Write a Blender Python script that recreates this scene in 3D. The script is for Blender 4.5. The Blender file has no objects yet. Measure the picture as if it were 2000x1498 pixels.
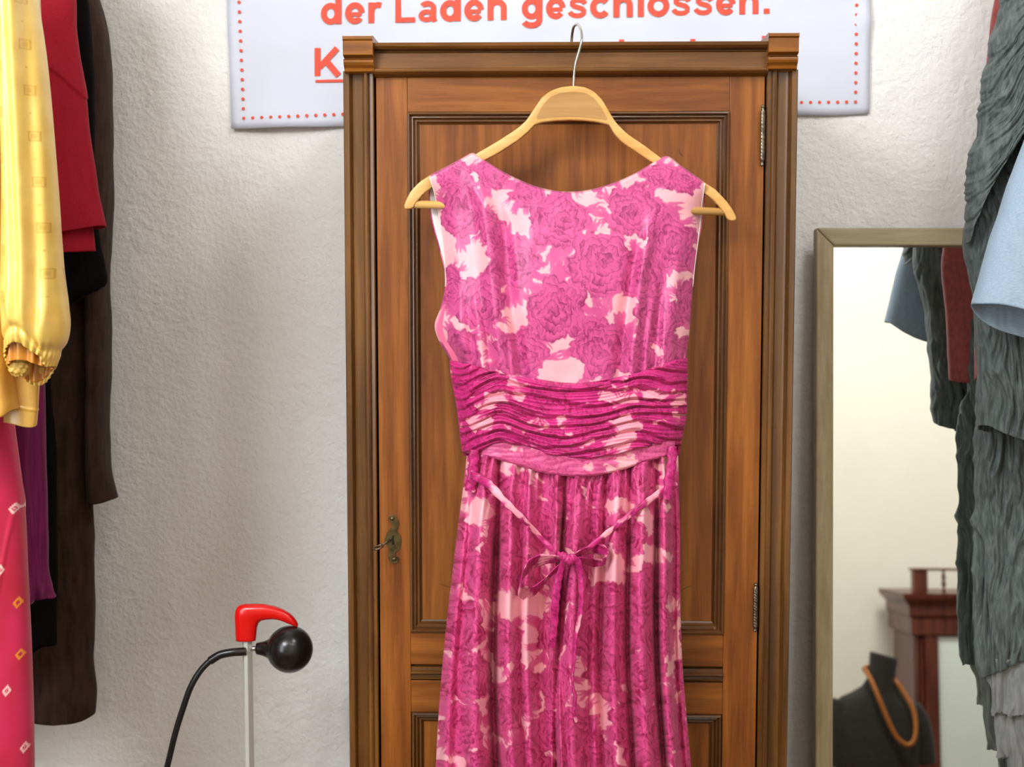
import bpy, math, random
import numpy as np
from mathutils import Vector

# ------------------------------------------------------------------ camera, world, lights
scn = bpy.context.scene
COL = scn.collection
F = 2857.0                                   # focal length in pixels of the 2000 px wide frame
PITCH, YAW = math.radians(-4.8), math.radians(1.6)
CAM = np.array([0.056, -2.0, 1.62])
fwd = np.array([-math.sin(YAW)*math.cos(PITCH), math.cos(YAW)*math.cos(PITCH), math.sin(PITCH)])
rgt = np.array([math.cos(YAW), math.sin(YAW), 0.0])
upv = np.cross(rgt, fwd)
cd = bpy.data.cameras.new('camera'); cam = bpy.data.objects.new('camera', cd); COL.objects.link(cam)
cd.sensor_width = 36.0; cd.lens = F*36/2000
cam.location = CAM
cam.rotation_euler = (math.pi/2+PITCH, 0, YAW)
cd.dof.use_dof = True; cd.dof.focus_distance = 1.92; cd.dof.aperture_fstop = 6.0
cd.clip_start = 0.02
scn.camera = cam
vs = scn.view_settings
vs.view_transform = 'Standard'; vs.look = 'None'; vs.exposure = 0.12; vs.gamma = 1.0; vs.use_curve_mapping = False

w = bpy.data.worlds.new('world'); scn.world = w; w.use_nodes = True
w.node_tree.nodes['Background'].inputs[0].default_value = (1, .97, .93, 1)
w.node_tree.nodes['Background'].inputs[1].default_value = 0.3

def area(name, loc, target, size, power, color, size_y=None):
    l = bpy.data.lights.new(name, 'AREA'); l.energy = power; l.color = color
    l.shape = 'RECTANGLE'; l.size = size; l.size_y = size_y or size
    o = bpy.data.objects.new(name, l); COL.objects.link(o)
    o.location = loc
    o.rotation_euler = (Vector(target)-Vector(loc)).to_track_quat('-Z', 'Y').to_euler()
    return o
area('daylight_from_shop_window', (-1.15, -1.95, 2.78), (0.1, 0.3, 1.85), .7, 34, (0.90, 0.96, 1.0), 0.6)
area('daylight_from_side_window', (-1.70, -1.75, 1.75), (0.2, 0.1, 1.6), 1.1, 34, (0.86, 0.94, 1.0), 1.3)
area('ceiling_panel_light', (0.75, -1.0, 2.98), (0.5, 0.3, 1.95), 0.4, 11, (0.95, 0.98, 1.0))
area('rear_wall_fill', (1.3, -2.1, 2.98), (1.6, -3.5, 1.4), 0.7, 50, (1.0, 0.99, 0.96))  # added fill without a fixture, brightens the rear wall for the leaning mirror
for k_, lx in enumerate((-1.45, -.95, -.4, .2, .75, 1.3)):
    l_ = bpy.data.lights.new('ceiling_spot', 'POINT'); l_.energy = 6.5; l_.color = (1, .94, .86); l_.shadow_soft_size = .03
    o_ = bpy.data.objects.new('ceiling_spot', l_); COL.objects.link(o_); o_.location = (lx, -2.05-.12*(k_ % 2), 3.0)

# ------------------------------------------------------------------ projection helpers
def P(px, py, Y):
    """world point on the plane y=Y whose picture is at (px,py); works on arrays"""
    px = np.asarray(px, float); py = np.asarray(py, float)
    a = (px-1000)/F; b = (749-py)/F
    dx = fwd[0]+a*rgt[0]+b*upv[0]; dy = fwd[1]+a*rgt[1]+b*upv[1]; dz = fwd[2]+a*rgt[2]+b*upv[2]
    t = (Y-CAM[1])/dy
    return CAM[0]+t*dx, Y+0*t, CAM[2]+t*dz
def X(px, py=749, Y=0.0): return float(P(px, py, Y)[0])
def Z(py, px=1115, Y=0.0): return float(P(px, py, Y)[2])
def V(px, py, Y): a = P(px, py, Y); return (float(a[0]), float(Y), float(a[2]))

# ------------------------------------------------------------------ noise
_rs = np.random.RandomState(7)
_perm = _rs.permutation(256); _perm = np.concatenate([_perm, _perm])
_ga = _rs.rand(256)*2*np.pi; _gx = np.cos(_ga); _gy = np.sin(_ga)
def pn(x, y):
    x = np.asarray(x, float); y = np.asarray(y, float); x, y = np.broadcast_arrays(x, y)
    xi = np.floor(x).astype(int); yi = np.floor(y).astype(int)
    xf = x-xi; yf = y-yi
    u = xf*xf*xf*(xf*(xf*6-15)+10); v = yf*yf*yf*(yf*(yf*6-15)+10)
    def g(ix, iy, fx, fy):
        h = _perm[(_perm[ix & 255]+iy) & 255]
        return _gx[h]*fx+_gy[h]*fy
    a = g(xi, yi, xf, yf); b = g(xi+1, yi, xf-1, yf); c = g(xi, yi+1, xf, yf-1); d = g(xi+1, yi+1, xf-1, yf-1)
    return 1.5*((a*(1-u)+b*u)*(1-v)+(c*(1-u)+d*u)*v)
def fbm(x, y, o=3):
    s = 0; a = 1.0
    for i in range(o):
        s = s+a*pn(x*2**i+i*17.3, y*2**i+i*9.1); a *= .5
    return s
def sstep(a, b, x):
    t = np.clip((x-a)/(b-a), 0, 1); return t*t*(3-2*t)
def curve(pts):
    k = np.array(pts, float)
    def f(t):
        return np.interp(t, k[:, 0], k[:, 1])
    return f
def smooth_curve(pts):
    """monotone-x smooth interpolation (Catmull-Rom style hermite)"""
    k = np.array(pts, float); x, y = k[:, 0], k[:, 1]
    m = np.gradient(y, x)
    def f(t):
        t = np.asarray(t, float); tc = np.clip(t, x[0], x[-1])
        i = np.clip(np.searchsorted(x, tc)-1, 0, len(x)-2)
        h = x[i+1]-x[i]; s = (tc-x[i])/h
        return (2*s**3-3*s**2+1)*y[i]+(s**3-2*s**2+s)*h*m[i]+(-2*s**3+3*s**2)*y[i+1]+(s**3-s**2)*h*m[i+1]
    return f

# ------------------------------------------------------------------ materials
def lin(c):
    return tuple(((v/255)/12.92 if v/255 <= .04045 else ((v/255+.055)/1.055)**2.4) for v in c)
def newmat(name):
    m = bpy.data.materials.new(name); m.use_nodes = True
    nt = m.node_tree; b = nt.nodes['Principled BSDF']
    return m, nt, b
def N(nt, t, **k):
    n = nt.nodes.new(t)
    for a, v in k.items(): setattr(n, a, v)
    return n
def ramp(nt, fac, stops):
    r = N(nt, 'ShaderNodeValToRGB'); nt.links.new(fac, r.inputs[0])
    e = r.color_ramp.elements
    while len(e) < len(stops): e.new(.5)
    for i, (p, c) in enumerate(stops):
        e[i].position = p; e[i].color = (*c, 1)
    return r.outputs[0]
def noise(nt, scale, mapping=(1, 1, 1), detail=4, rough=.55, coord='Object', dist=0):
    tc = N(nt, 'ShaderNodeTexCoord'); mp = N(nt, 'ShaderNodeMapping'); mp.inputs['Scale'].default_value = mapping
    nt.links.new(tc.outputs[coord], mp.inputs[0])
    n = N(nt, 'ShaderNodeTexNoise'); n.inputs['Scale'].default_value = scale
    n.inputs['Detail'].default_value = detail; n.inputs['Roughness'].default_value = rough
    n.inputs['Distortion'].default_value = dist
    nt.links.new(mp.outputs[0], n.inputs['Vector'])
    return n.outputs[0]
def bump(nt, b, h, strength=.3, dist=.002):
    n = N(nt, 'ShaderNodeBump'); n.inputs['Strength'].default_value = strength; n.inputs['Distance'].default_value = dist
    nt.links.new(h, n.inputs['Height']); nt.links.new(n.outputs[0], b.inputs['Normal'])
def simple(name, c, rough=.5, metal=0, c2=None, nscale=40, mapping=(1, 1, 1), bstr=0, sheen=0, spec=.5, bdist=.001):
    m, nt, b = newmat(name)
    b.inputs['Roughness'].default_value = rough; b.inputs['Metallic'].default_value = metal
    b.inputs['Specular IOR Level'].default_value = spec
    c = lin(c); c2 = lin(c2) if c2 else tuple(v*.82 for v in c)
    h = noise(nt, nscale, mapping)
    nt.links.new(ramp(nt, h, [(.3, c2), (.7, c)]), b.inputs['Base Color'])
    if bstr: bump(nt, b, h, bstr, bdist)
    if sheen: b.inputs['Sheen Weight'].default_value = sheen
    return m
def wood(name, dark, mid, light, axis='z', rough=.34, gs=1.0, coat=.12, fm=.3):
    m, nt, b = newmat(name)
    mp = {'z': (26, 26, 1.6), 'x': (1.6, 26, 26), 'y': (26, 1.6, 26)}[axis]
    g = noise(nt, 2.2*gs, mp, 7, .62, dist=.4)
    big = noise(nt, 3.0, (1, 1, .6), 3, .5)
    fine = noise(nt, 9*gs, mp, 3, .6)
    mx = N(nt, 'ShaderNodeMath', operation='MULTIPLY_ADD'); nt.links.new(big, mx.inputs[0]); mx.inputs[1].default_value = .55
    nt.links.new(g, mx.inputs[2])
    sb = N(nt, 'ShaderNodeMath', operation='SUBTRACT'); nt.links.new(mx.outputs[0], sb.inputs[0]); sb.inputs[1].default_value = .27
    colr = ramp(nt, sb.outputs[0], [(.26, lin(dark)), (.48, lin(mid)), (.72, lin(light))])
    mixn = N(nt, 'ShaderNodeMix', data_type='RGBA', blend_type='MULTIPLY'); mixn.inputs[0].default_value = fm
    nt.links.new(colr, mixn.inputs[6])
    nt.links.new(ramp(nt, fine, [(.3, (.5, .45, .4)), (.6, (1, 1, 1))]), mixn.inputs[7])
    nt.links.new(mixn.outputs[2], b.inputs['Base Color'])
    b.inputs['Roughness'].default_value = rough
    b.inputs['Coat Weight'].default_value = coat; b.inputs['Specular IOR Level'].default_value = .35; b.inputs['Coat Roughness'].default_value = .16
    bump(nt, b, fine, .12, .0006)
    return m
def attr_cloth(name, rough=.45, sheen=.2, weave=1400, bstr=.08, spec=.45, trans=0.0):
    m, nt, b = newmat(name)
    a = N(nt, 'ShaderNodeAttribute'); a.attribute_name = 'Col'
    h = noise(nt, weave, (1, 1, 1), 1)
    hb = noise(nt, 45, (1, 1, 1), 3)
    mixn = N(nt, 'ShaderNodeMix', data_type='RGBA', blend_type='MULTIPLY'); mixn.inputs[0].default_value = 1
    nt.links.new(a.outputs['Color'], mixn.inputs[6])
    nt.links.new(ramp(nt, hb, [(.3, (.9, .88, .9)), (.7, (1, 1, 1))]), mixn.inputs[7])
    nt.links.new(mixn.outputs[2], b.inputs['Base Color'])
    b.inputs['Roughness'].default_value = rough; b.inputs['Sheen Weight'].default_value = sheen
    b.inputs['Specular IOR Level'].default_value = spec
    bump(nt, b, hb, bstr, .003)
    if trans:
        out = nt.nodes['Material Output']; t = N(nt, 'ShaderNodeBsdfTransparent'); ms = N(nt, 'ShaderNodeMixShader')
        ms.inputs[0].default_value = trans
        nt.links.new(b.outputs[0], ms.inputs[1]); nt.links.new(t.outputs[0], ms.inputs[2]); nt.links.new(ms.outputs[0], out.inputs[0])
    return m

def plaster():
    m, nt, b = newmat('woodchip_plaster')
    big = noise(nt, 1.3, (1, 1, 1), 3)
    n1 = noise(nt, 42, (1, 1, 1), 5, .62)
    n2 = noise(nt, 150, (1, 1, 1), 2, .5)
    ad = N(nt, 'ShaderNodeMath', operation='MULTIPLY_ADD'); nt.links.new(n2, ad.inputs[0]); ad.inputs[1].default_value = .35
    nt.links.new(n1, ad.inputs[2])
    nt.links.new(ramp(nt, big, [(.3, lin((230, 229, 226))), (.7, lin((238, 238, 237)))]), b.inputs['Base Color'])
    b.inputs['Roughness'].default_value = .75
    bump(nt, b, ad.outputs[0], .9, .0048)
    return m
M = {}
M['wall'] = plaster()
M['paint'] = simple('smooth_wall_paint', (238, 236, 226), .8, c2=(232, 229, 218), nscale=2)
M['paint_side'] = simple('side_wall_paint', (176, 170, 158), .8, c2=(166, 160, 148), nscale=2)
M['ceil'] = simple('ceiling_paint', (238, 236, 230), .8, nscale=2, c2=(230, 228, 222))
M['floor'] = wood('floor_boards', (70, 48, 30), (110, 78, 48), (140, 102, 66), 'y')
M['door_v'] = wood('honey_wood_upright', (90, 43, 10), (127, 70, 20), (158, 95, 34), 'z', .40)
M['door_h'] = wood('honey_wood_lengthwise', (90, 43, 10), (125, 69, 20), (156, 94, 34), 'x', .40)
M['fr_v'] = wood('brown_frame_wood_upright', (54, 32, 10), (94, 59, 22), (124, 82, 35), 'z', .30, coat=.7)
M['fr_h'] = wood('brown_frame_wood_lengthwise', (56, 32, 12), (98, 60, 23), (128, 83, 35), 'x', .36)
M['fr_d'] = wood('dark_moulding_wood', (50, 27, 10), (84, 50, 20), (112, 72, 32), 'z', .26, coat=.9)
M['fr_dh'] = wood('dark_moulding_wood_lengthwise', (50, 27, 10), (84, 50, 20), (112, 72, 32), 'x', .26, coat=.5)
M['block'] = wood('corner_block_wood', (62, 32, 10), (122, 70, 18), (164, 102, 34), 'x', .36)
M['dark'] = simple('dark_gap', (16, 9, 5), .9)
M['hang'] = wood('beech_hanger', (196, 140, 72), (216, 166, 96), (228, 184, 118), 'x', .38, .6)
M['hang_p'] = wood('veneer_panel', (162, 118, 64), (180, 136, 80), (192, 150, 94), 'x', .4, .6)
M['chrome'] = simple('polished_wire', (205, 203, 198), .16, 1)
M['brass'] = simple('aged_brass', (120, 104, 66), .38, .85, c2=(76, 64, 40), nscale=120)
M['steel'] = simple('dull_steel', (150, 138, 120), .34, .9, c2=(80, 70, 58), nscale=200)
M['paper'] = simple('poster_paper', (210, 214, 228), .7, c2=(205, 209, 224), nscale=5)
M['red_ink'] = simple('red_print', (226, 84, 62), .7, c2=(218, 76, 56), nscale=9)
M['red_plastic'] = simple('red_plastic', (214, 12, 8), .22, c2=(205, 10, 8), nscale=20)
M['rubber'] = simple('black_rubber', (24, 22, 21), .24, c2=(17, 16, 16), nscale=30)
M['hose'] = simple('black_hose', (22, 23, 24), .36, c2=(15, 15, 16), nscale=30)
M['alu'] = simple('brushed_aluminium', (206, 206, 198), .4, .25, c2=(192, 190, 180), nscale=60, mapping=(1, 1, .1))
M['mframe'] = wood('pale_olive_wood', (138, 120, 86), (164, 146, 112), (180, 164, 132), 'z', .5)
M['mframe_h'] = wood('pale_olive_wood_lengthwise', (138, 124, 94), (166, 152, 122), (182, 168, 140), 'x', .5)
M['glass'] = simple('silvered_glass', (240, 242, 236), .012, 1, c2=(238, 240, 234))
M['mirror_pale'] = simple('painted_mirror_reflection', (226, 236, 232), .12, c2=(220, 231, 227), nscale=3)  # bright wall reflected in the cabinet's mirror door, painted as pale colour
M['mahog'] = wood('mahogany', (58, 24, 16), (92, 42, 30), (118, 60, 42), 'z', .35)
M['rose'] = attr_cloth('rose_print_silk', .36, .1, bstr=.10, spec=.5)
M['rose_s'] = attr_cloth('rose_print_chiffon', .42, .08, bstr=.15, spec=.4)
M['lining'] = simple('white_lining', (240, 226, 226), .6, nscale=20)
M['print'] = attr_cloth('printed_cotton', .6, .2, bstr=.05)
M['satin'] = attr_cloth('yellow_satin', .3, .0, bstr=.05, spec=.9)
def cloth(name, c, c2, rough=.75, sheen=.3, ns=350, mp=(1, 1, 1), bs=.4, bd=.001, spec=.3):
    return simple(name, c, rough, 0, c2, ns, mp, bs, sheen, spec, bd)
M['crimson'] = cloth('crimson_wool', (158, 4, 36), (140, 2, 28), .8, .03, 420, (1, 1, 1), .2)
M['brown'] = cloth('brown_wool', (68, 48, 40), (46, 31, 25), .95, .06, 90, (1, 1, .25), .9, .002, .1)
M['black'] = cloth('black_wool', (17, 12, 11), (10, 7, 7), .95, .0, 90, (1, 1, .3), .8, .001, .1)
M['purple'] = cloth('purple_knit', (124, 20, 84), (90, 8, 60), .6, .05, 160, (2, 2, .1), .4)
M['grey'] = cloth('grey_crinkled_silk', (98, 106, 105), (62, 70, 69), .6, .05, 110, (1.6, 1.6, .35), .8, .003)
M['grey_l'] = cloth('pale_grey_gauze', (136, 138, 138), (108, 110, 110), .8, .2, 70, (1.6, 1.6, .5), .8, .002)
M['blue'] = cloth('pale_blue_linen', (158, 178, 198), (142, 162, 182), .8, .15, 500, (.2, 1, 1), .3)
M['dusty'] = cloth('dusty_red_cloth', (158, 76, 72), (134, 60, 56), .75, .2, 200, (1, 1, .5), .3)
M['mann'] = cloth('charcoal_jersey', (40, 36, 33), (30, 27, 25), .9, .1, 60, (1, 1, 1), .2)
M['amber'] = cloth('amber_cord', (168, 104, 44), (130, 74, 28), .5, 0, 260, (1, 1, 1), .6)

# ------------------------------------------------------------------ object helpers
def link(o, parent=None):
    COL.objects.link(o)
    if parent is not None: o.parent = parent
    return o
def tag(o, label=None, cat=None, group=None, kind=None):
    if label: o['label'] = label
    if cat: o['category'] = cat
    if group: o['group'] = group
    if kind: o['kind'] = kind
    return o
def thing(name, loc, label, cat, group=None):
    o = bpy.data.objects.new(name, None); o.location = loc; o.empty_display_size = .05
    COL.objects.link(o); return tag(o, label, cat, group)
def origin(p):
    v = Vector((0, 0, 0))
    while p is not None:
        v += Vector(p.location); p = p.parent
    return v
class MB:
    def __init__(s): s.v = []; s.f = []
    def add(s, vs_, fs):
        k = len(s.v); s.v += [tuple(map(float, q)) for q in vs_]; s.f += [tuple(i+k for i in q) for q in fs]; return s
    def box(s, x0, x1, y0, y1, z0, z1):
        return s.add([(x0, y0, z0), (x1, y0, z0), (x1, y1, z0), (x0, y1, z0), (x0, y0, z1), (x1, y0, z1), (x1, y1, z1), (x0, y1, z1)],
                     [(0, 3, 2, 1), (4, 5, 6, 7), (0, 1, 5, 4), (1, 2, 6, 5), (2, 3, 7, 6), (3, 0, 4, 7)])
    def prism(s, loop, d):
        n = len(loop); d = Vector(d)
        vs_ = [Vector(p) for p in loop]; vs_ += [p+d for p in vs_[:n]]
        return s.add(vs_, [tuple(range(n)), tuple(range(2*n-1, n-1, -1))]+[(i, (i+1) % n, (i+1) % n+n, i+n) for i in range(n)])
    def tube(s, path, r, n=12, flat=1.0, nrm=(0, 1, 0), cap=True, closed=False):
        """sweep an ellipse: r (number or list) across, r*flat along nrm"""
        path = [Vector(p) for p in path]; m = len(path); rings = []
        for i, p in enumerate(path):
            a = path[i-1] if (i or closed) else p; b = path[(i+1) % m] if (i < m-1 or closed) else p
            t = (b-a).normalized(); nn = Vector(nrm); nn = (nn-t*nn.dot(t))
            if nn.length < 1e-4: nn = t.orthogonal()
            nn.normalize(); bb = t.cross(nn)
            ri = r[i] if hasattr(r, '__len__') else r
            rings.append([p+bb*(ri*math.cos(2*math.pi*j/n))+nn*(ri*flat*math.sin(2*math.pi*j/n)) for j in range(n)])
        vs_ = [q for g in rings for q in g]; fs = []
        for i in range(m-1 if not closed else m):
            k = (i+1) % m
            for j in range(n): fs.append((i*n+j, i*n+(j+1) % n, k*n+(j+1) % n, k*n+j))
        if cap and not closed: fs += [tuple(range(n-1, -1, -1)), tuple(range((m-1)*n, m*n))]
        return s.add(vs_, fs)
    def lathe(s, prof, c, axis, n=24):
        """prof: (distance along axis, radius)"""
        c = Vector(c); ax = Vector(axis).normalized(); u = ax.orthogonal().normalized(); w_ = ax.cross(u)
        vs_ = []; fs = []; m = len(prof)
        for d, r in prof:
            for j in range(n):
                t = 2*math.pi*j/n; vs_.append(c+ax*d+(u*math.cos(t)+w_*math.sin(t))*max(r, 1e-5))
        for i in range(m-1):
            for j in range(n): fs.append((i*n+j, i*n+(j+1) % n, (i+1)*n+(j+1) % n, (i+1)*n+j))
        fs += [tuple(range(n-1, -1, -1)), tuple(range((m-1)*n, m*n))]
        return s.add(vs_, fs)
    def build(s, name, mat, parent=None, smooth=False, bevel=0, sub=0, angle=40):
        me = bpy.data.meshes.new(name); o_ = origin(parent)
        me.from_pydata([(v[0]-o_.x, v[1]-o_.y, v[2]-o_.z) for v in s.v], [], s.f)
        me.materials.append(mat)
        me.validate(); me.update()
        ob = link(bpy.data.objects.new(name, me), parent)
        if smooth: me.polygons.foreach_set('use_smooth', [True]*len(me.polygons))
        if bevel:
            b = ob.modifiers.new('bevel', 'BEVEL'); b.width = bevel; b.segments = 2; b.limit_method = 'ANGLE'; b.angle_limit = math.radians(angle)
        if sub:
            q = ob.modifiers.new('sub', 'SUBSURF'); q.levels = sub; q.render_levels = sub
        return ob
def grid(name, A, mat, parent=None, col=None, wrap=False, thick=0, top=None):
    """A: rows x cols x 3"""
    r, c, _ = A.shape
    idx = np.arange(r*c).reshape(r, c)
    if wrap: nx = np.roll(idx, -1, 1)
    else: nx = idx[:, 1:]; 
    a = idx if wrap else idx[:, :-1]
    q = np.stack([a[:-1], a[1:], nx[1:], nx[:-1]], -1).reshape(-1, 4)
    me = bpy.data.meshes.new(name); nf = len(q)
    o_ = np.array(origin(parent))
    me.vertices.add(r*c); me.vertices.foreach_set('co', (A.reshape(-1, 3)-o_).astype(np.float32).ravel())
    me.loops.add(nf*4); me.loops.foreach_set('vertex_index', q.ravel().astype(np.int32))
    me.polygons.add(nf); me.polygons.foreach_set('loop_start', (np.arange(nf)*4).astype(np.int32))
    try: me.polygons.foreach_set('loop_total', np.full(nf, 4, np.int32))
    except Exception: pass
    me.polygons.foreach_set('use_smooth', np.ones(nf, bool))
    me.update(calc_edges=True); me.validate()
    if col is not None:
        at = me.color_attributes.new('Col', 'FLOAT_COLOR', 'POINT')
        cc = np.ones((r*c, 4), np.float32); cc[:, :3] = col.reshape(-1, 3); at.data.foreach_set('color', cc.ravel())
    me.materials.append(mat)
    ob = link(bpy.data.objects.new(name, me), parent)
    if thick:
        s = ob.modifiers.new('cloth_thickness', 'SOLIDIFY'); s.thickness = thick; s.offset = 0
    return ob

# ------------------------------------------------------------------ room
YW = 0.36                                    # the wall behind the wardrobe
RX0, RX1, RY0, RZ = -1.75, 2.7, -3.7, 3.1
def struct(name, b, m, **k):
    o = b.build(name, m, **k); o['kind'] = 'structure'; return o
struct('wall_back', MB().box(RX0-.1, RX1+.1, YW, YW+.12, 0, RZ), M['wall'])
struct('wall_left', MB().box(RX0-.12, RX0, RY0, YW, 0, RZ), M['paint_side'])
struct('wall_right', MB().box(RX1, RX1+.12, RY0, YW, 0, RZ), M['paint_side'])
struct('wall_front', MB().box(RX0-.1, RX1+.1, RY0-.12, RY0, 0, RZ), M['paint'])
struct('floor', MB().box(RX0-.1, RX1+.1, RY0-.1, YW+.1, -.08, 0), M['floor'])
struct('ceiling', MB().box(RX0-.1, RX1+.1, RY0-.1, YW+.1, RZ, RZ+.08), M['ceil'])

# ------------------------------------------------------------------ poster
def poster():
    Yp = YW-.004
    c = dict(tl=(438, -150), tr=(1703, -178), bl=(453, 252), br=(1697, 222))
    t = thing('poster', V(1075, 240, Yp), 'white paper notice with red lettering and red dotted border, on the wall behind the wardrobe', 'poster')
    nu, nv = 90, 30
    u = np.linspace(0, 1, nu)[None, :]; v = np.linspace(0, 1, nv)[:, None]
    px = (c['tl'][0]*(1-u)+c['tr'][0]*u)*(1-v)+(c['bl'][0]*(1-u)+c['br'][0]*u)*v
    py = (c['tl'][1]*(1-u)+c['tr'][1]*u)*(1-v)+(c['bl'][1]*(1-u)+c['br'][1]*u)*v
    px = px+2.0*pn(v*5, u*0+3)*(sstep(.97, 1, u)+sstep(.03, 0, u)); py = py+2.5*pn(u*9, v*0)*sstep(.97, 1, v)
    x, _, z = P(px, py, Yp)
    curl = .012*np.exp(-((px-560)/90)**2-((py-250)/50)**2)+.0015*(1+pn(px/90, py/60))+.006*np.exp(-((px-1697)/30)**2-((py-40)/25)**2)
    grid('sheet', np.stack([x, Yp-curl, z], -1), M['paper'], t, thick=.0006)
    def yy(px_, py_): return Yp-.0035-.012*math.exp(-((px_-560)/90)**2-((py_-250)/50)**2)
    dots = MB()
    def dot(px_, py_, r=3.3):
        y_ = yy(px_, py_); n = 12
        dots.add([V(px_+r*math.cos(k*2*math.pi/n), py_+r*math.sin(k*2*math.pi/n), y_) for k in range(n)], [tuple(range(n))])
    for k in range(0, 14):
        dot(476-k*.78, 231-k*18.9)
    for k in range(1, 69):
        s = k/68; dot(476+(1671-476)*s, 231+(199-231)*s-6*math.sin(s*math.pi))
    for k in range(1, 14): dot(1671+k*.22, 199-k*18.9)
    dots.build('dotted_border', M['red_ink'], t)
    # letters
    S = .148
    def ell(cx, cy, rx, ry, a0, a1, n=18):
        return [(cx+rx*math.cos(math.radians(a0+(a1-a0)*i/n)), cy+ry*math.sin(math.radians(a0+(a1-a0)*i/n))) for i in range(n+1)]
    G = {
     'd': (.611, [(ell(.28, .262, .172, .2, 0, 360, 28), S), ([(.475, 0), (.475, .716)], S)]),
     'e': (.556, [(ell(.278, .262, .172, .2, 2, 322, 26), S), ([(.12, .235), (.445, .235)], .10)]),
     'r': (.389, [([(.135, 0), (.135, .52)], S), ([(.14, .28), (.165, .38), (.22, .44), (.30, .458), (.385, .44)], S)]),
     'L': (.611, [([(.145, 0), (.145, .716)], .14), ([(.09, .062), (.57, .062)], .125)]),
     'a': (.556, [(ell(.27, .345, .15, .12, 150, 0, 12)+[(.42, .1), (.455, 0)], .13), (ell(.25, .155, .145, .1, 0, 360, 20), .12)]),
     'n': (.611, [([(.135, 0), (.135, .52)], S), ([(.14, .28)]+ell(.305, .3, .165, .16, 165, 0, 12)+[(.47, 0)], S)]),
     'g': (.611, [(ell(.28, .268, .172, .195, 0, 360, 28), S), ([(.475, .52), (.475, .0)]+ell(.28, -.02, .195, .13, 0, -160, 12), S)]),
     's': (.556, [([(.455, .36), (.43, .41), (.37, .445), (.28, .46), (.19, .445), (.135, .40), (.135, .345), (.19, .30), (.29, .27), (.38, .24), (.425, .19), (.42, .12), (.36, .075), (.27, .06), (.17, .075), (.10, .12), (.075, .165)], .125)]),
     'c': (.556, [(ell(.285, .262, .18, .2, 38, 325, 24), S)]),
     'h': (.611, [([(.135, 0), (.135, .716)], S), ([(.14, .28)]+ell(.305, .3, .165, .16, 165, 0, 12)+[(.47, 0)], S)]),
     'l': (.278, [([(.139, 0), (.139, .716)], S)]),
     'o': (.611, [(ell(.305, .262, .2, .2, 0, 360, 28), S)]),
     '.': (.278, [([(.139, 0), (.139, .135)], S)]),
     'K': (.722, [([(.145, 0), (.145, .716)], .148), ([(.19, .22), (.64, .70)], .15), ([(.33, .42), (.68, .0)], .16)]),
    }
    def write(text, x0, y0, em, slope):
        x = x0
        for ch in text:
            if ch == ' ': x += .278*em; continue
            adv, strokes = G[ch]; b = MB()
            for si, (pts, wd) in enumerate(strokes):
                pts = [Vector((p[0], p[1])) for p in pts]; n = len(pts); Lp = []; Rp = []
                closed = (pts[0]-pts[-1]).length < 1e-3
                for i, p in enumerate(pts):
                    a = pts[i-1] if i else (pts[-2] if closed else p); c_ = pts[i+1] if i < n-1 else (pts[1] if closed else p)
                    d = (c_-a).normalized(); nn = Vector((-d.y, d.x))*wd/2
                    Lp.append(p+nn); Rp.append(p-nn)
                vs_ = []
                for q in Lp+Rp:
                    qx = x+q.x*em; qy = y0+slope*(x-x0+q.x*em)-q.y*em
                    vs_.append(V(qx, qy, yy(qx, qy)-.00025*si))
                b.add(vs_, [(i, i+1, n+i+1, n+i) for i in range(n-1)])
            b.build('letter', M['red_ink'], t)
            x += adv*em
    write('der Laden geschlossen.', 624, 47.5, 77.6, -.0235); write('K', 609, 149, 77, -.0235); b = MB()
    y_ = yy(620, 160)
    b.add([V(616, 156, y_), V(700, 154, y_), V(700, 159.5, y_), V(616, 161.5, y_)], [(0, 1, 2, 3)])
    b.build('underline', M['red_ink'], t)
    for cx, ty in ((1214, 77), (1353, 76), (1493, 70)):
        MB().add([V(cx-5, ty, y_), V(cx+5, ty, y_), V(cx+5, ty+30, y_), V(cx-5, ty+30, y_)], [(0, 1, 2, 3)]).build('letter_stem', M['red_ink'], t)
poster()

# ------------------------------------------------------------------ wardrobe
YD = 0.004                                   # door face
XL, XR = X(671.5, 300), X(1556.5, 300)
XLi, XRi = X(731, 300), X(1496, 300)
ZT = Z(84, 1115, -.03)                       # top of the cornice rail
ZB = 0.0
WD = thing('wardrobe', ((XL+XR)/2, .15, 0), 'tall single-door wardrobe of honey-brown wood standing against the textured white wall', 'wardrobe')
def pilaster(x0, x1, flip):
    pr = [(0, .30), (0, .001), (.03, -.001), (.19, -.001), (.22, .001), (.25, .0075), (.30, .0065), (.36, .0075), (.60, .0075), (.66, .005), (.685, -.001), (.70, -.0033), (.77, -.0045), (.82, -.003), (.83, .001), (.97, 0), (1, .002), (1, .05)]
    if flip: pr = [(1-a, y) for a, y in pr][::-1]
    pts = [(x0+(x1-x0)*a, y) for a, y in pr]
    z0 = .11; z1 = Z(139, 700, 0)
    b = MB(); n = len(pts)
    b.add([(x, y, z0) for x, y in pts]+[(x, y, z1) for x, y in pts], [(i, i+1, n+i+1, n+i) for i in range(n-1)])
    if flip: b.add([(pts[0][0], pts[0][1], z0), (pts[0][0], .3, z0), (pts[0][0], .3, z1), (pts[0][0], pts[0][1], z1)], [])
    return b
pilaster(XL, XLi, False).build('pilaster', M['fr_v'], WD)
pilaster(XRi, XR, True).build('pilaster', M['fr_v'], WD)
MB().box(XL+.003, XL+.02, .05, YW-.01, .0, Z(90)).build('side_panel', M['fr_v'], WD, bevel=.001)
MB().box(XR-.02, XR-.003, .05, YW-.01, .0, Z(90)).build('side_panel', M['fr_v'], WD, bevel=.001)
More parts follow.
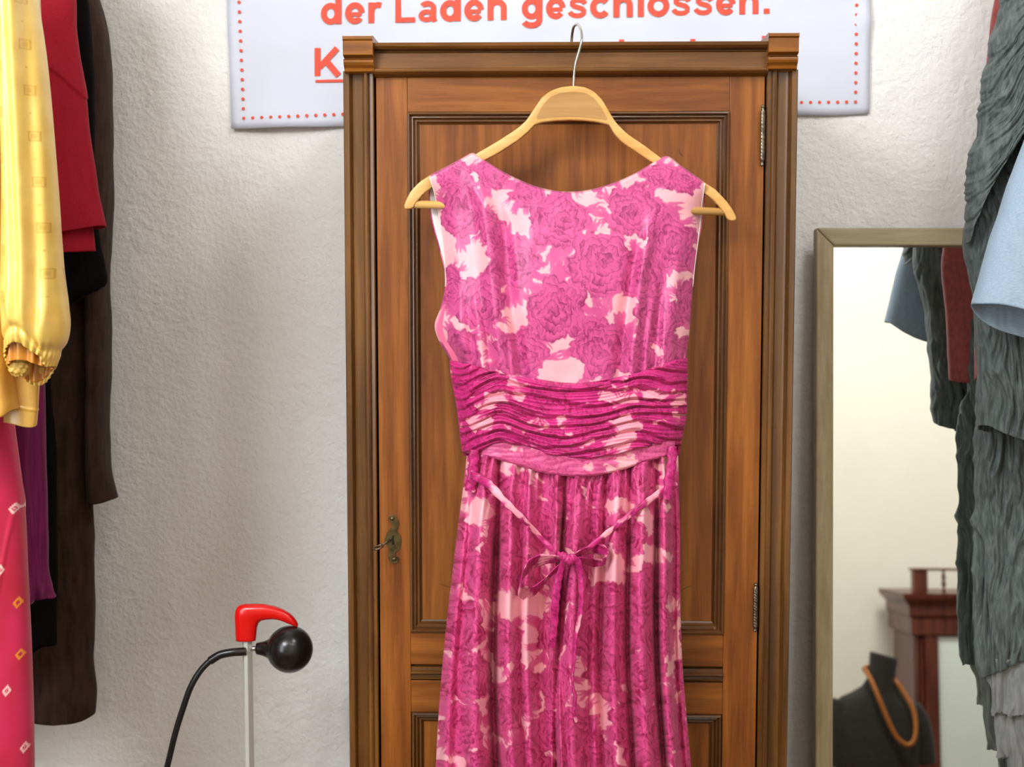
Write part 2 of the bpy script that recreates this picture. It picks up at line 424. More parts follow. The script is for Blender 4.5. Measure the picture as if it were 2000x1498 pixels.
MB().box(XL+.02, XR-.02, YW-.018, YW-.008, .0, Z(96)).build('back_panel', M['fr_v'], WD)
MB().box(XL+.02, XR-.02, .012, YW-.018, Z(118), Z(104)).build('top_board', M['fr_h'], WD)
def block(xa, xb, ztop, zbot):
    H = ztop-zbot
    pr = [(-.004, 0), (-.012, .03), (-.014, .12), (-.019, .20), (-.021, .27), (-.021, .34), (-.014, .37), (-.013, .42), (-.020, .44), (-.0255, .47), (-.026, .88), (-.029, .90), (-.029, 1)]
    n = len(pr)
    loop = [(xa, y, zbot+H*t) for y, t in pr]+[(xa, .05, ztop), (xa, .05, zbot)]
    return MB().prism(loop, (xb-xa, 0, 0))
block(X(670, 100, -.025), X(728.5, 100, -.025), Z(70, 700, -.029), Z(142, 700, -.01)).build('corner_block', M['block'], WD, bevel=.0008)
block(X(1500.5, 100, -.025), X(1560, 100, -.025), Z(64, 1530, -.029), Z(137, 1530, -.01)).build('corner_block', M['block'], WD, bevel=.0008)
def cornice():
    z = lambda p: Z(p, 1115, -.02)
    xa, xb = X(728, 100, -.02)-.001, X(1501, 100, -.02)+.001
    pr = [(.006, z(146)), (-.004, z(142)), (-.008, z(141)), (-.012, z(137)), (-.0125, z(132)), (-.009, z(129.5)), (-.0085, z(100)), (-.006, z(98.5)), (-.006, z(95.5)), (-.017, z(93.5)), (-.021, z(89)), (-.022, z(82)), (.006, z(82))]
    loop = [(xa, y, zz) for y, zz in pr]
    MB().prism(loop, (xb-xa, 0, 0)).build('cornice', M['fr_h'], WD, bevel=.0006)
cornice()
MB().box(XL-.006, XR+.006, -.01, YW-.02, 0, .105).build('plinth', M['fr_h'], WD, bevel=.003)
MB().box(XLi-.002, XRi+.002, .03, .04, .10, Z(120)).build('carcass_front', M['dark'], WD)
# door
xd0, xd1 = X(735.5, 300, YD), X(1492, 300, YD)
zd0, zd1 = .112, Z(150, 1115, YD)
DO = MB().box(xd0, xd1, .018, .03, zd0, zd1).build('door', M['door_v'], WD)
sx0, sx1 = X(799, 700, YD), X(1419, 700, YD)        # stile inner edges
def board(x0, x1, z0, z1, mat, name='stile', y0=YD):
    return MB().box(x0, x1, y0, .02, z0, z1).build(name, mat, DO, bevel=.0007)
board(xd0, sx0-.0002, zd0, zd1, M['door_v']); board(sx1+.0002, xd1, zd0, zd1, M['door_v'])
zp1, zp0 = Z(218, 1115, YD), Z(1237, 1115, YD)
zg1, zg0 = Z(1300, 1115, YD), Z(1331, 1115, YD)
zq1 = Z(1393, 1115, YD); zq0 = .26
board(sx0, sx1, zp1, zd1, M['door_h'], 'rail'); board(sx0, sx1, zg1, zp0, M['door_h'], 'rail')
board(sx0, sx1, zq1, zg0, M['door_h'], 'rail'); board(sx0, sx1, zd0, zq0, M['door_h'], 'rail')
# strip moulding between the panels
h = zg1-zg0
pr = [(.012, 0), (.006, .04), (.002, .10), (.006, .16), (.0065, .34), (.000, .42), (-.0025, .5), (.000, .58), (.006, .64), (.0065, .82), (.010, .86), (.012, 1)]
MB().prism([(sx0, y, zg0+h*t) for y, t in pr]+[(sx0, .02, zg1), (sx0, .02, zg0)], (sx1-sx0, 0, 0)).build('strip_moulding', M['fr_h'], DO)
def panel(x0, x1, z0, z1, wd=.0185):
    # raised bead outside, stepped slope down to the recessed panel
    pr = [(0, YD+.001), (.0003, YD-.0026), (.0009, YD-.0036), (.0031, YD-.0045), (.0038, YD-.0035), (.0044, YD-.001), (.0052, YD+.001), (.0075, YD+.0005), (.0088, YD+.0035), (.0102, YD+.0052), (.0125, YD+.005), (.0140, YD+.0085), (.0160, YD+.0098), (wd, YD+.0100), (wd, .02)]
    n = len(pr)
    def side(a, b, da, db, mat, nm='moulding'):
        bb = MB(); vs_ = [(a[0]+da[0]*d, y, a[1]+da[1]*d) for d, y in pr]+[(b[0]+db[0]*d, y, b[1]+db[1]*d) for d, y in pr]
        bb.add(vs_, [(i, i+1, n+i+1, n+i) for i in range(n-1)]); bb.build(nm, mat, DO)
    side((x0, z1), (x1, z1), (1, -1), (-1, -1), M['fr_dh']); side((x1, z0), (x0, z0), (-1, 1), (1, 1), M['fr_dh'])
    side((x0, z0), (x0, z1), (1, 1), (1, -1), M['fr_d']); side((x1, z1), (x1, z0), (-1, -1), (-1, 1), M['fr_d'])
    MB().box(x0+wd-.002, x1-wd+.002, YD+.0098, .02, z0+wd-.002, z1-wd+.002).build('panel', M['door_v'], DO)
panel(sx0-.0005, sx1+.0005, zp0, zp1); panel(sx0+.001, sx1-.001, zq0, zq1)
# lock plate and key
esc = [(759, 1012), (761, 1008), (766, 1006), (772, 1008), (777, 1014), (779, 1022), (777, 1030), (774, 1036), (778, 1041), (782, 1047), (783, 1056), (781, 1064), (782, 1068), (779, 1073), (773, 1076), (771, 1082), (772, 1087), (777, 1087), (779, 1092), (776, 1098), (770, 1100), (763, 1097), (759, 1090), (758, 1082), (760, 1074), (758, 1068), (754, 1062), (752, 1054), (755, 1046), (756, 1040), (761, 1036), (766, 1030), (767, 1023), (764, 1020), (760, 1018)]
MB().prism([V(a, b, YD-.0002) for a, b in esc], (0, -.0016, 0)).build('lock_plate', M['brass'], DO, bevel=.0003)
for cx, cy in ((766, 1013), (770, 1092)):
    MB().lathe([(0, .003), (.0012, .0029), (.0022, .0018), (.0025, 0)], V(cx, cy, YD-.0018), (0, -1, 0), 14).build('screw', M['brass'], DO, smooth=True)
MB().prism([V(a, b, YD-.0019) for a, b in ((766, 1046), (770, 1046), (769.5, 1053), (771, 1064), (765, 1064), (766.5, 1053))], (0, -.0002, 0)).build('keyhole', M['dark'], DO)
kb = MB(); k0 = Vector(V(768, 1051, YD+.002)); k1 = k0+Vector((-.013, -.022, -.0055))
kb.tube([k0, k1], .0015, 10); ax = (k1-k0).normalized(); up_ = Vector((.7, -.7, .1)).normalized()
cb = k1+ax*.008
kb.tube([cb+(ax*math.cos(t)*.009+up_*math.sin(t)*.0065) for t in np.linspace(0, 2*math.pi, 21)[:-1]], .0014, 8, closed=True, nrm=ax.cross(up_))
kb.build('key', M['steel'], DO, smooth=True)
def hinge(px_, pa, pb):
    x = X(px_, (pa+pb)/2, -.004); za, zb = Z(pa, px_, -.004), Z(pb, px_, -.004); L = za-zb
    b = MB(); n = 18; R = 64; vs_ = []
    for i in range(R):
        t = i/(R-1); d = t*L
        if t < .05: r = .0018+.0012*math.sin(t/.05*math.pi)
        elif t > .95: r = .0018+.0012*math.sin((1-t)/.05*math.pi)
        elif t < .08 or t > .92: r = .0022
        else: r = .0034
        for j in range(n):
            a = 2*math.pi*j/n; rr = r
            if .1 < t < .9: rr += .0004*math.sin(3*a+t*110)
            vs_.append((x+rr*math.cos(a), -.0035+rr*math.sin(a), zb+d))
    fs = [(i*n+j, i*n+(j+1) % n, (i+1)*n+(j+1) % n, (i+1)*n+j) for i in range(R-1) for j in range(n)]
    b.add(vs_, fs+[tuple(range(n-1, -1, -1)), tuple(range((R-1)*n, R*n))])
    b.build('hinge', M['steel'], WD, smooth=True)
hinge(1489.5, 205, 325); hinge(1475.5, 1139, 1234)
# small chips and dents in the panel that the photograph shows
def dent(pts):
    MB().tube([V(a, b, YD+.0096) for a, b in pts], [.0002, .0006, .0007, .0001], 6, .4).build('scratch', M['fr_d'], DO)
dent([(858, 1140), (866, 1143), (874, 1146), (882, 1147)]); dent([(1330, 1152), (1337, 1149), (1345, 1146), (1352, 1144)])
dent([(1326, 290), (1327, 296), (1330, 302), (1335, 306)])

# ------------------------------------------------------------------ coat hanger
YH = -.052
HG = thing('coat_hanger', V(1120, 240, YH), 'pale beech coat hanger with bare wire hook, hooked over the wardrobe cornice', 'coat hanger')
topc = [(789, 402), (793, 390), (802, 373), (818, 356), (836, 344), (880, 326), (925, 303), (970, 277), (1010, 251), (1028, 235), (1043, 212), (1058, 190), (1075, 177), (1095, 170), (1120, 167), (1143, 170), (1160, 178), (1176, 194), (1190, 218), (1203, 239), (1225, 261), (1262, 286), (1300, 315), (1340, 337), (1375, 355), (1398, 370), (1418, 391), (1432, 410), (1439, 425)]
botc = [(1437, 431), (1423, 432), (1416, 418), (1404, 402), (1388, 386), (1366, 371), (1330, 350), (1290, 327), (1252, 303), (1215, 278), (1200, 262), (1190, 244), (1165, 238), (1140, 235.5), (1115, 234.5), (1085, 236), (1058, 239), (1044, 244), (1030, 259), (1012, 274), (975, 298), (930, 322), (885, 345), (848, 363), (826, 379), (812, 396), (806, 408), (790, 409)]
def strip(name, tops, bots, y0, y1, mat, bevel=.002, smooth=True):
    b = MB(); n = len(tops)
    vs_ = [V(*p, y0) for p in tops]+[V(*p, y0) for p in bots]
    vs_ += [(v[0], y1, v[2]) for v in vs_]
    fs = []
    for i in range(n-1):
        fs.append((i, n+i, n+i+1, i+1)); fs.append((2*n+i, 2*n+i+1, 3*n+i+1, 3*n+i))
        fs.append((i, i+1, 2*n+i+1, 2*n+i)); fs.append((n+i, 3*n+i, 3*n+i+1, n+i+1))
    fs += [(0, 2*n, 3*n, n), (n-1, 2*n-1, 4*n-1, 3*n-1)]
    b.add(vs_, fs); return b.build(name, mat, HG, bevel=bevel, smooth=smooth)
def resample(pts, n):
    p = np.array(pts, float); d = np.r_[0, np.cumsum(np.hypot(*np.diff(p, axis=0).T))]; s = np.linspace(0, d[-1], n)
    return list(zip(np.interp(s, d, p[:, 0]), np.interp(s, d, p[:, 1])))
bt = botc[::-1]
# match by x-parameter: arms then arch
tp = resample(topc, 90); 
def lower_for(i):
    bb = resample(bt[0:], 90); return bb[i]
tl, tm, tr = resample(topc[:11], 34), resample(topc[10:19], 22), resample(topc[18:], 34)
bl_, bm_, br_ = resample(bt[:11], 34), resample(bt[10:17], 22), resample(bt[16:], 34)
strip('body', tl+tm[1:]+tr[1:], bl_+bm_[1:]+br_[1:], YH-.0065, YH+.0065, M['hang'])
def inner(pts, dx): return pts
pt_ = [(1048, 228), (1060, 205), (1075, 189), (1095, 181), (1120, 178.5), (1142, 181), (1158, 189), (1172, 206), (1186, 231)]
pb_ = [(1050, 233), (1064, 230.5), (1080, 229), (1098, 228), (1117, 227.5), (1138, 228.5), (1156, 230.5), (1170, 232), (1184, 235)]
strip('panel', resample(pt_, 20), resample(pb_, 20), YH-.0069, YH-.006, M['hang_p'], 0, False)
MB().tube([V(806, 399, YH), V(1110, 404, YH), V(1428, 414, YH)], .0052, 14).build('trouser_bar', M['hang'], HG, smooth=True)
hk = []
hx, _, hz = V(1120, 168, YH)
def HP(px_, py_, y): return Vector(V(px_, py_, y))
ctl = [HP(1120, 176, YH), HP(1121, 150, YH), HP(1124, 125, YH-.002), HP(1131, 100, YH-.003), HP(1136, 80, YH-.004), HP(1135.5, 62, -.046), HP(1131, 50, -.032), HP(1127, 47.5, -.018), HP(1121, 52, -.005), HP(1118, 64, .006), HP(1116.5, 80, .0115), HP(1117, 92, .012)]
def spline(c, n=8):
    out = []; c = [Vector(q) for q in c]
    for i in range(len(c)-1):
        p0 = c[max(i-1, 0)]; p1 = c[i]; p2 = c[i+1]; p3 = c[min(i+2, len(c)-1)]
        for k in range(n):
            t = k/n
            out.append(.5*((2*p1)+(p2-p0)*t+(2*p0-5*p1+4*p2-p3)*t*t+(3*p1-p0-3*p2+p3)*t**3))
    out.append(c[-1]); return out
MB().tube(spline(ctl), .0019, 10).build('hook', M['chrome'], HG, smooth=True)

# ------------------------------------------------------------------ rose print
def lerp(a, b, t): return a*(1-t[..., None])+b*t[..., None]
def floral(px, py, roses, pal, seed, rf=.97):
    g, pink, mauve, deep = [np.array(lin(c)) for c in pal]
    rs = np.random.RandomState(seed)
    wx = px+5*fbm(px/26, py/26, 3); wy = py+5*fbm(px/26+40, py/26+11, 3)
    c = np.broadcast_to(g, px.shape+(3,)).copy()
    tint = .5+.5*fbm(px/70+5, py/70, 2)
    strokes = fbm(wx/5.0+3, wy/17.0, 3)
    for cx, cy, R, asp in roses:                      # spiky leaves first
        for k in range(8):
            a = rs.rand()*2*np.pi; L = R*(.42+.35*rs.rand()); wl = R*(.08+.09*rs.rand())
            ox, oy = cx+math.cos(a)*R*.85, cy+math.sin(a)*R*asp*.85
            a2 = a+rs.randn()*.5
            for q in range(3):
                aa = a2+(q-1)*.35
                dx = wx-ox; dy = wy-oy
                s = dx*math.cos(aa)+dy*math.sin(aa); t = -dx*math.sin(aa)+dy*math.cos(aa)+.0015*s*s*(q-1)
                m = (s > -R*.3) & (s < L)
                wd = wl*np.sqrt(np.clip(1-(s/L), 0, 1))
                m2 = sstep(0, 2.2, wd-np.abs(t))*m
                c = lerp(c, pink*(1-.35*tint[..., None])+mauve*.35*tint[..., None], m2*.9)
    for i, (cx, cy, R, asp) in enumerate(roses):
        R = R*rf
        bb = (np.abs(px-cx) < R*1.5) & (np.abs(py-cy) < R*asp*1.5)
        if not bb.any(): continue
        x = (wx[bb]-cx)/R; y = (wy[bb]-cy)/(R*asp)
        ph = rs.rand(8)*6.28
        r = np.hypot(x, y); th = np.arctan2(y, x)
        edge = 1+.09*np.sin(5*th+ph[0])+.05*np.sin(9*th+ph[1])+.03*np.sin(17*th+ph[2])+.02*np.sin(31*th)
        m = sstep(0, 2.5, (edge-r)*R)
        # eccentric petals
        ex = x-.18*math.cos(ph[3]); ey = y-.18*math.sin(ph[3]); er = np.hypot(ex, ey)/edge; et = np.arctan2(ey, ex)
        t = er*4.2+.22*np.sin(3*et+ph[4])+et/(2*np.pi)*1.0
        k = np.floor(t); f = t-k
        pet = np.abs(np.sin((2+np.mod(k, 3))*et*.5+k*2.1+ph[5]))
        line = np.exp(-((f-.93)/.06)**2)*(.5+.5*pet)+np.exp(-(pet/.09)**2)*.5*(f > .3)
        shade = (.62*f**1.4*(.4+.6*pet)+.35*sstep(.1, .9, strokes[bb]*.9+.35))*(.35+.9*np.clip(.5+.9*fbm(x*1.6+i*3, y*1.6, 2), 0, 1))
        hatch = np.clip(np.sin((er*R/1.9)+4*fbm(x*3+i, y*3, 2))*.5+.5, 0, 1)
        shade = np.clip(1.15*shade+.3*hatch*sstep(.25, .7, shade+.2), 0, 1)
        cc = lerp(pink, mauve, np.clip(shade, 0, 1))
        cc = lerp(cc, deep, np.clip(line*.7+.35*np.exp(-(er/.16)**2), 0, 1))
        cc = lerp(cc, deep, .35*np.exp(-((edge-r)*R/2.5)**2))
        c[bb] = lerp(c[bb], cc, m)
    return c

# ------------------------------------------------------------------ dress
DR = thing('dress', V(1110, 560, -.075), 'sleeveless pink rose-print dress with gathered waistband and tied bow, hanging on the wooden hanger', 'dress')
Lb = smooth_curve([(290, 838), (345, 839), (372, 847), (410, 855), (460, 863), (520, 869), (565, 869), (600, 861), (638, 849), (665, 857), (705, 880), (745, 886)])
Rb = smooth_curve([(290, 1377), (357, 1377), (400, 1371), (450, 1366), (520, 1357), (600, 1350), (650, 1346), (705, 1340), (745, 1340)])
neck = smooth_curve([(830, 348), (880, 322), (912, 305), (924, 299), (940, 308), (990, 339), (1050, 366), (1115, 374.5), (1180, 363), (1245, 336), (1285, 312), (1300, 305), (1330, 324), (1360, 345), (1380, 360)])
wtop = smooth_curve([(870, 703), (960, 722), (1040, 741), (1115, 747), (1180, 743), (1240, 728), (1300, 708), (1350, 699)])
def polyfold(px, py, pts, amp, sig, y0=None, y1=None, f0=0, f1=0):
    k = np.array(pts, float); xc = np.interp(py, k[:, 1], k[:, 0])
    fade = sstep(k[0, 1]-30, k[0, 1]+f0+30, py)*(1-sstep(k[-1, 1]-f1, k[-1, 1]+20, py))
    return amp*np.exp(-((px-xc)/sig)**2)*fade
def bodice_relief(px, py):
    d = .014*np.exp(-((px-1110)/120)**2-((py-560)/130)**2)+.006*np.exp(-((px-1110)/200)**2)
    F_ = [([(905, 320), (945, 400), (958, 500), (966, 600), (988, 760)], .010, 17),
          ([(955, 350), (985, 450), (994, 560), (1006, 640), (1026, 760)], -.007, 13),
          ([(1278, 400), (1262, 470), (1248, 560), (1240, 640), (1229, 760)], .009, 13),
          ([(1260, 440), (1240, 510), (1225, 600), (1215, 690), (1208, 760)], -.009, 13),
          ([(880, 400), (893, 520), (905, 640), (912, 760)], .004, 13),
          ([(900, 540), (915, 640), (930, 760)], -.004, 8), ([(925, 560), (938, 660), (945, 760)], .004, 7),
          ([(945, 580), (952, 660), (962, 760)], -.004, 6), ([(905, 640), (902, 760)], -.003, 6),
          ([(975, 560), (1000, 680), (1004, 760)], .003, 6),
          ([(1330, 430), (1320, 560), (1308, 660), (1306, 760)], .005, 12),
          ([(1300, 500), (1285, 620), (1275, 760)], -.005, 9), ([(1280, 560), (1262, 680), (1258, 760)], .004, 7),
          ([(1262, 620), (1248, 760)], -.004, 5), ([(1300, 600), (1292, 760)], .004, 6), ([(1322, 600), (1322, 760)], -.003, 6)]
    for pts, a, s in F_: d = d+1.35*polyfold(px, py, pts, a, s, f0=90)
    return d+.0012*fbm(px/45, py/80, 2)
roses_b = [(905, 410, 46, 1.5), (962, 340, 40, .9), (1092, 432, 66, .9), (1240, 410, 62, .95), (1003, 512, 60, .95), (1312, 480, 52, 1.25), (1172, 515, 72, .98),
           (1335, 350, 40, .8), (1255, 540, 50, 1.2), (940, 590, 52, 1.25), (1088, 605, 64, 1.08), (1285, 625, 50, 1.2), (1175, 680, 64, 1.0), (1018, 690, 58, .95),
           (880, 560, 34, 1.4), (900, 690, 44, 1.2), (1245, 700, 42, 1.0), (1030, 380, 40, .75), (1170, 352, 36, .6), (1330, 700, 46, 1.2), (960, 450, 30, 1.3), (1345, 590, 30, 1.6), (885, 338, 42, .8), (1290, 345, 38, .8), (1130, 350, 34, .6)]
pal_b = ((248, 180, 190), (222, 88, 152), (164, 46, 106), (128, 26, 78))
def bodice():
    nu, nv = 400, 330
    u = np.linspace(0, 1, nu)[None, :]; v = np.linspace(0, 1, nv)[:, None]
    x0 = 839+(1377-839)*u
    top = neck(x0)+0*v
    py = top.copy()
    bot = wtop(880+460*u)+4
    py = top*(1-v)+bot*v
    L = Lb(py); R = Rb(py); px = L+(R-L)*u
    e = np.abs(2*u-1)
    d = bodice_relief(px, py)
    yf = -.067-d*(1-e**8)+.026*e**9*sstep(345, 430, py)+.016*np.exp(-((py-top)/2.2)**2)
    yf = yf+.020*sstep(570, 640, py)*sstep(.09, .0, u)+.006*sstep(640, 700, py)*e**9
    # the neckline rolls back over the hanger at the shoulders
    x, _, z = P(px, py, yf)
    A = np.stack([x, yf, z], -1)
    col = floral(px+0*py, py, roses_b, pal_b, 3, .92)
    grid('bodice', A, M['rose'], DR, col, thick=.0007)
    # piping along the arm holes
    for side, lim, in ((0, 560), (1, 560)):
        pys = np.linspace(346 if side == 0 else 358, lim, 40)
        pts = []
        for q in pys:
            xx = Lb(q)+.5 if side == 0 else Rb(q)-.5
            pts.append(V(float(xx), float(q), -.067+.026*float(sstep(345, 430, q))-.0005))
        MB().tube(pts, .0009, 8).build('piping', M['lining'], DR, smooth=True)
    # back of the bodice with its white lining
    Lk = smooth_curve([(300, 836), (345, 838), (400, 838), (440, 845), (480, 856), (540, 869), (600, 863), (640, 852), (705, 883), (745, 888)])
    Rk = smooth_curve([(300, 1377), (360, 1378), (400, 1376), (450, 1369), (500, 1358), (600, 1347), (705, 1338), (745, 1338)])
    nu, nv = 120, 110
    u = np.linspace(0, 1, nu)[None, :]; v = np.linspace(0, 1, nv)[:, None]
    top = neck(839+(1377-839)*u); top = np.where((u > .17) & (u < .85), np.maximum(top, 300)+8*np.sin((u-.17)/.68*np.pi), top)
    py = top*(1-v)+(wtop(880+460*u)+4)*v
    L = Lk(py); R = Rk(py); px = L+(R-L)*u
    e = np.abs(2*u-1)
    yb = -.034+.003*fbm(px/50, py/80, 2)-.010*sstep(8, 0, py-top)-.006*e**6
    x, _, z = P(px, py, yb); A = np.stack([x, yb, z], -1)
    grid('bodice_back', A, M['rose'], DR, floral(px, py, roses_b[::2]+[(850, 440, 40, 1.4)], ((232, 110, 150), (196, 30, 120), (150, 10, 80), (120, 5, 60)), 4), thick=.0006)
    Ai = A.copy(); Ai[..., 1] -= .0016
    Ai = Ai[2:66]; cx_ = Ai[:, :, 0].mean(); Ai[..., 0] = cx_+(Ai[..., 0]-cx_)*.990
    grid('lining', Ai, M['lining'], DR, thick=.0004)
bodice()

# waistband
Lw = smooth_curve([(690, 879), (730, 882), (790, 893), (850, 900), (905, 908)])
Rw = smooth_curve([(690, 1341), (760, 1341), (820, 1338), (860, 1330), (905, 1326)])
wbot = smooth_curve([(895, 885), (930, 884), (965, 868), (1020, 872), (1070, 888), (1120, 897), (1180, 893), (1240, 880), (1290, 868), (1335, 870)])
seam = smooth_curve([(895, 890), (940, 889), (1000, 905), (1060, 922), (1110, 929), (1160, 928), (1220, 915), (1270, 898), (1335, 884)])
pal_w = ((245, 160, 178), (208, 42, 128), (152, 14, 78), (106, 4, 50))
rs_ = np.random.RandomState(11)
roses_w = [(x+rs_.randn()*14, y+rs_.randn()*8, 46+rs_.rand()*18, .6) for y in (700, 765, 830, 900, 955) for x in range(880, 1370, 96)]
def waist_wave(px, py):
    # pleats pinch upwards near x=975 and x=1245, sag at the centre
    return -13*np.exp(-((px-975)/38)**2)+8*np.exp(-((px-1095)/85)**2)-11*np.exp(-((px-1250)/45)**2)+10*np.exp(-((px-900)/25)**2)
def waistband():
    nu, nv = 420, 300
    u = np.linspace(0, 1, nu)[None, :]; v = np.linspace(0, 1, nv)[:, None]
    top = wtop(880+460*u); bot = wbot(903+424*u); py = top*(1-v)+bot*v
    L = Lw(py)-1.5; R = Rw(py)+1.5; px = L+(R-L)*u
    ww = (py-waist_wave(px, py)*1.25-745)/19.0
    env = .35+.65*np.exp(-((px-985)/75)**2)+.55*np.exp(-((px-1240)/65)**2)+.25*np.exp(-((px-1100)/80)**2)
    t = ww+.75*pn(px/190, py/60)+.35*pn(px/80+3, py/36)+.07*pn(px/26+9, py/16)
    fr = t-np.floor(t)
    saw = np.where(fr < .72, (fr/.72)**.8, ((1-fr)/.28))            # soft slope, sharp under-fold
    t2 = ww*2.6+1.2*pn(px/120+3, py/50); fine = np.abs((t2-np.floor(t2))*2-1)
    d = .0085*saw*np.clip(.5+.55*env*(.8+.5*pn(px/70, py/40)), .15, 1.2)+.0030*fine*env+.0005*fbm(px/20, py/9, 2)
    e = np.abs(2*u-1)
    yb = -.076-d-.008*np.sin(u*np.pi)+.034*e**8
    yb = yb+.005*np.exp(-((v)/.02)**2)+.006*np.exp(-((1-v)/.02)**2)
    x, _, z = P(px, py, yb)
    z = z+.0010*np.sin(px/23)*np.exp(-((v)/.06)**2)
    col = floral(px, py*1.25-170, roses_w, pal_w, 5, .88)
    # the cloth at the bottom of a pleat is the same print; richer colour where it is doubled
    grid('waistband', np.stack([x, yb, z], -1), M['rose_s'], DR, col, thick=.0008)
    # back of the waist
    nu, nv = 60, 40; u = np.linspace(0, 1, nu)[None, :]; v = np.linspace(0, 1, nv)[:, None]
    py = (705+0*u)*(1-v)+890*v; px = Lw(py)+(Rw(py)-Lw(py))*u; e = np.abs(2*u-1)
    yb = -.030-.012*e**6+.001*np.sin(py/5); x, _, z = P(px, py, yb)
    grid('waistband_back', np.stack([x, yb, z], -1), M['rose_s'], DR, floral(px, py, roses_w, pal_w, 6), thick=.0006)
    # smooth yoke below the pleats
    nu, nv = 360, 60; u = np.linspace(0, 1, nu)[None, :]; v = np.linspace(0, 1, nv)[:, None]
    xx = 930+388*u; top = wbot(xx)-7; bot = seam(xx)+1; py = top*(1-v)+bot*v; px = xx+0*v
    e = np.abs(2*u-1)
    yb = -.077-.008*np.sin(u*np.pi)+.016*e**8-.0012*fbm(px/40, py/14, 2)+.003*np.exp(-((1-v)/.06)**2)
    x, _, z = P(px, py, yb)
    pal_y = ((246, 170, 180), (224, 92, 150), (196, 62, 116), (170, 40, 96))
    grid('yoke', np.stack([x, yb, z], -1), M['rose'], DR, floral(px, py, roses_w, pal_y, 8), thick=.0007)
waistband()

# skirt
Ls = smooth_curve([(880, 913), (950, 905), (1050, 892), (1150, 880), (1250, 869), (1350, 860), (1500, 851), (1900, 832), (2400, 812)])
Rs = smooth_curve([(880, 1324), (950, 1326), (1050, 1328), (1200, 1329), (1300, 1333), (1400, 1341), (1500, 1350), (1900, 1378), (2400, 1402)])
folds = [  # (u at seam, u at 1500, width, amplitude m, sharpness)
    (.025, .04, .022, .010), (.085, .155, .040, .016), (.16, .235, .020, -.020), (.22, .30, .030, .016), (.30, .375, .022, .010),
    (.37, .43, .030, -.008), (.43, .49, .016, .012), (.47, .475, .012, -.014), (.53, .54, .030, .012), (.60, .60, .018, -.006), (.66, .655, .018, -.010), (.71, .71, .028, .012),
    (.77, .775, .014, -.012), (.83, .83, .036, .015), (.895, .895, .014, -.016), (.935, .93, .026, .012), (.975, .965, .012, -.008)]
def skirt_y(u, py):
    g = sstep(895, 1100, py)
    d = 0*u+0*py
    for a, b, wd, am in folds:
        uc = a+(b-a)*np.clip((py-900)/600, 0, 1.6)
        d = d+1.9*am*(.32+.68*g)*np.exp(-np.abs((u-uc)/(wd*(.75+.25*g)))**2.4)
    gather = np.exp(-np.clip(py-905, 0, 999)/90)
    d = d+.0030*gather*np.sin(u*150+3*pn(u*9, py/80))*(1+.5*pn(u*30, py/200))
    d = d+.0014*fbm(u*12, py/230, 2)
    e = np.abs(2*u-1)
    # left loop: gap behind the side loops
    return -.074-.014*np.clip((py-900)/600, 0, 2)-d+.036*e**7
rs_ = np.random.RandomState(23)
roses_s = []
for r_i, y in enumerate(range(945, 1660, 95)):
    for c_i, x in enumerate(range(862, 1390, 80)):
        roses_s.append((x+(r_i % 2)*40+rs_.randn()*8, y+rs_.randn()*14, 38+rs_.rand()*13, 1.15+.3*rs_.rand()))
pal_s = ((248, 174, 186), (222, 78, 142), (160, 18, 78), (126, 6, 54))
def skirt():
    nu = 460
    pyv = np.r_[np.linspace(0, 1, 330)**1.0, 1+np.linspace(.02, .9, 60)]
    u = np.linspace(0, 1, nu)[None, :]; v = pyv[:, None]
    s0 = seam(913+411*u)
    py = s0+(1500-s0)*v
    px = Ls(py)+(Rs(py)-Ls(py))*u
    y = skirt_y(u, py)
    x, _, z = P(px, py, y)
    # pattern follows the cloth: folds swallow some of it
    fx = px+260*(y+.085)*np.cos(u*7)
    col = floral(fx, py, roses_s, pal_s, 9, .90)
    grid('skirt', np.stack([x, y, z], -1), M['rose_s'], DR, col, thick=.0006)
    nu = 90; u = np.linspace(0, 1, nu)[None, :]; v = np.linspace(0, 1.9, 70)[:, None]
    py = 890+(1500-890)*v; px = Ls(py)+(Rs(py)-Ls(py))*u; e = np.abs(2*u-1)
    y = -.028-.012*e**6-.004*np.sin(u*30+py/300); x, _, z = P(px, py, y)
    grid('skirt_back', np.stack([x, y, z], -1), M['rose_s'], DR, floral(px, py, roses_s[::2], pal_s, 10), thick=.0006)
skirt()
def sky(px, py, off=.006):
    u = (px-float(Ls(py)))/(float(Rs(py))-float(Ls(py)))
    us = np.clip(np.linspace(u-.035, u+.035, 9), 0, 1)
    return float(np.min(skirt_y(us, np.full(9, float(py)))))-off
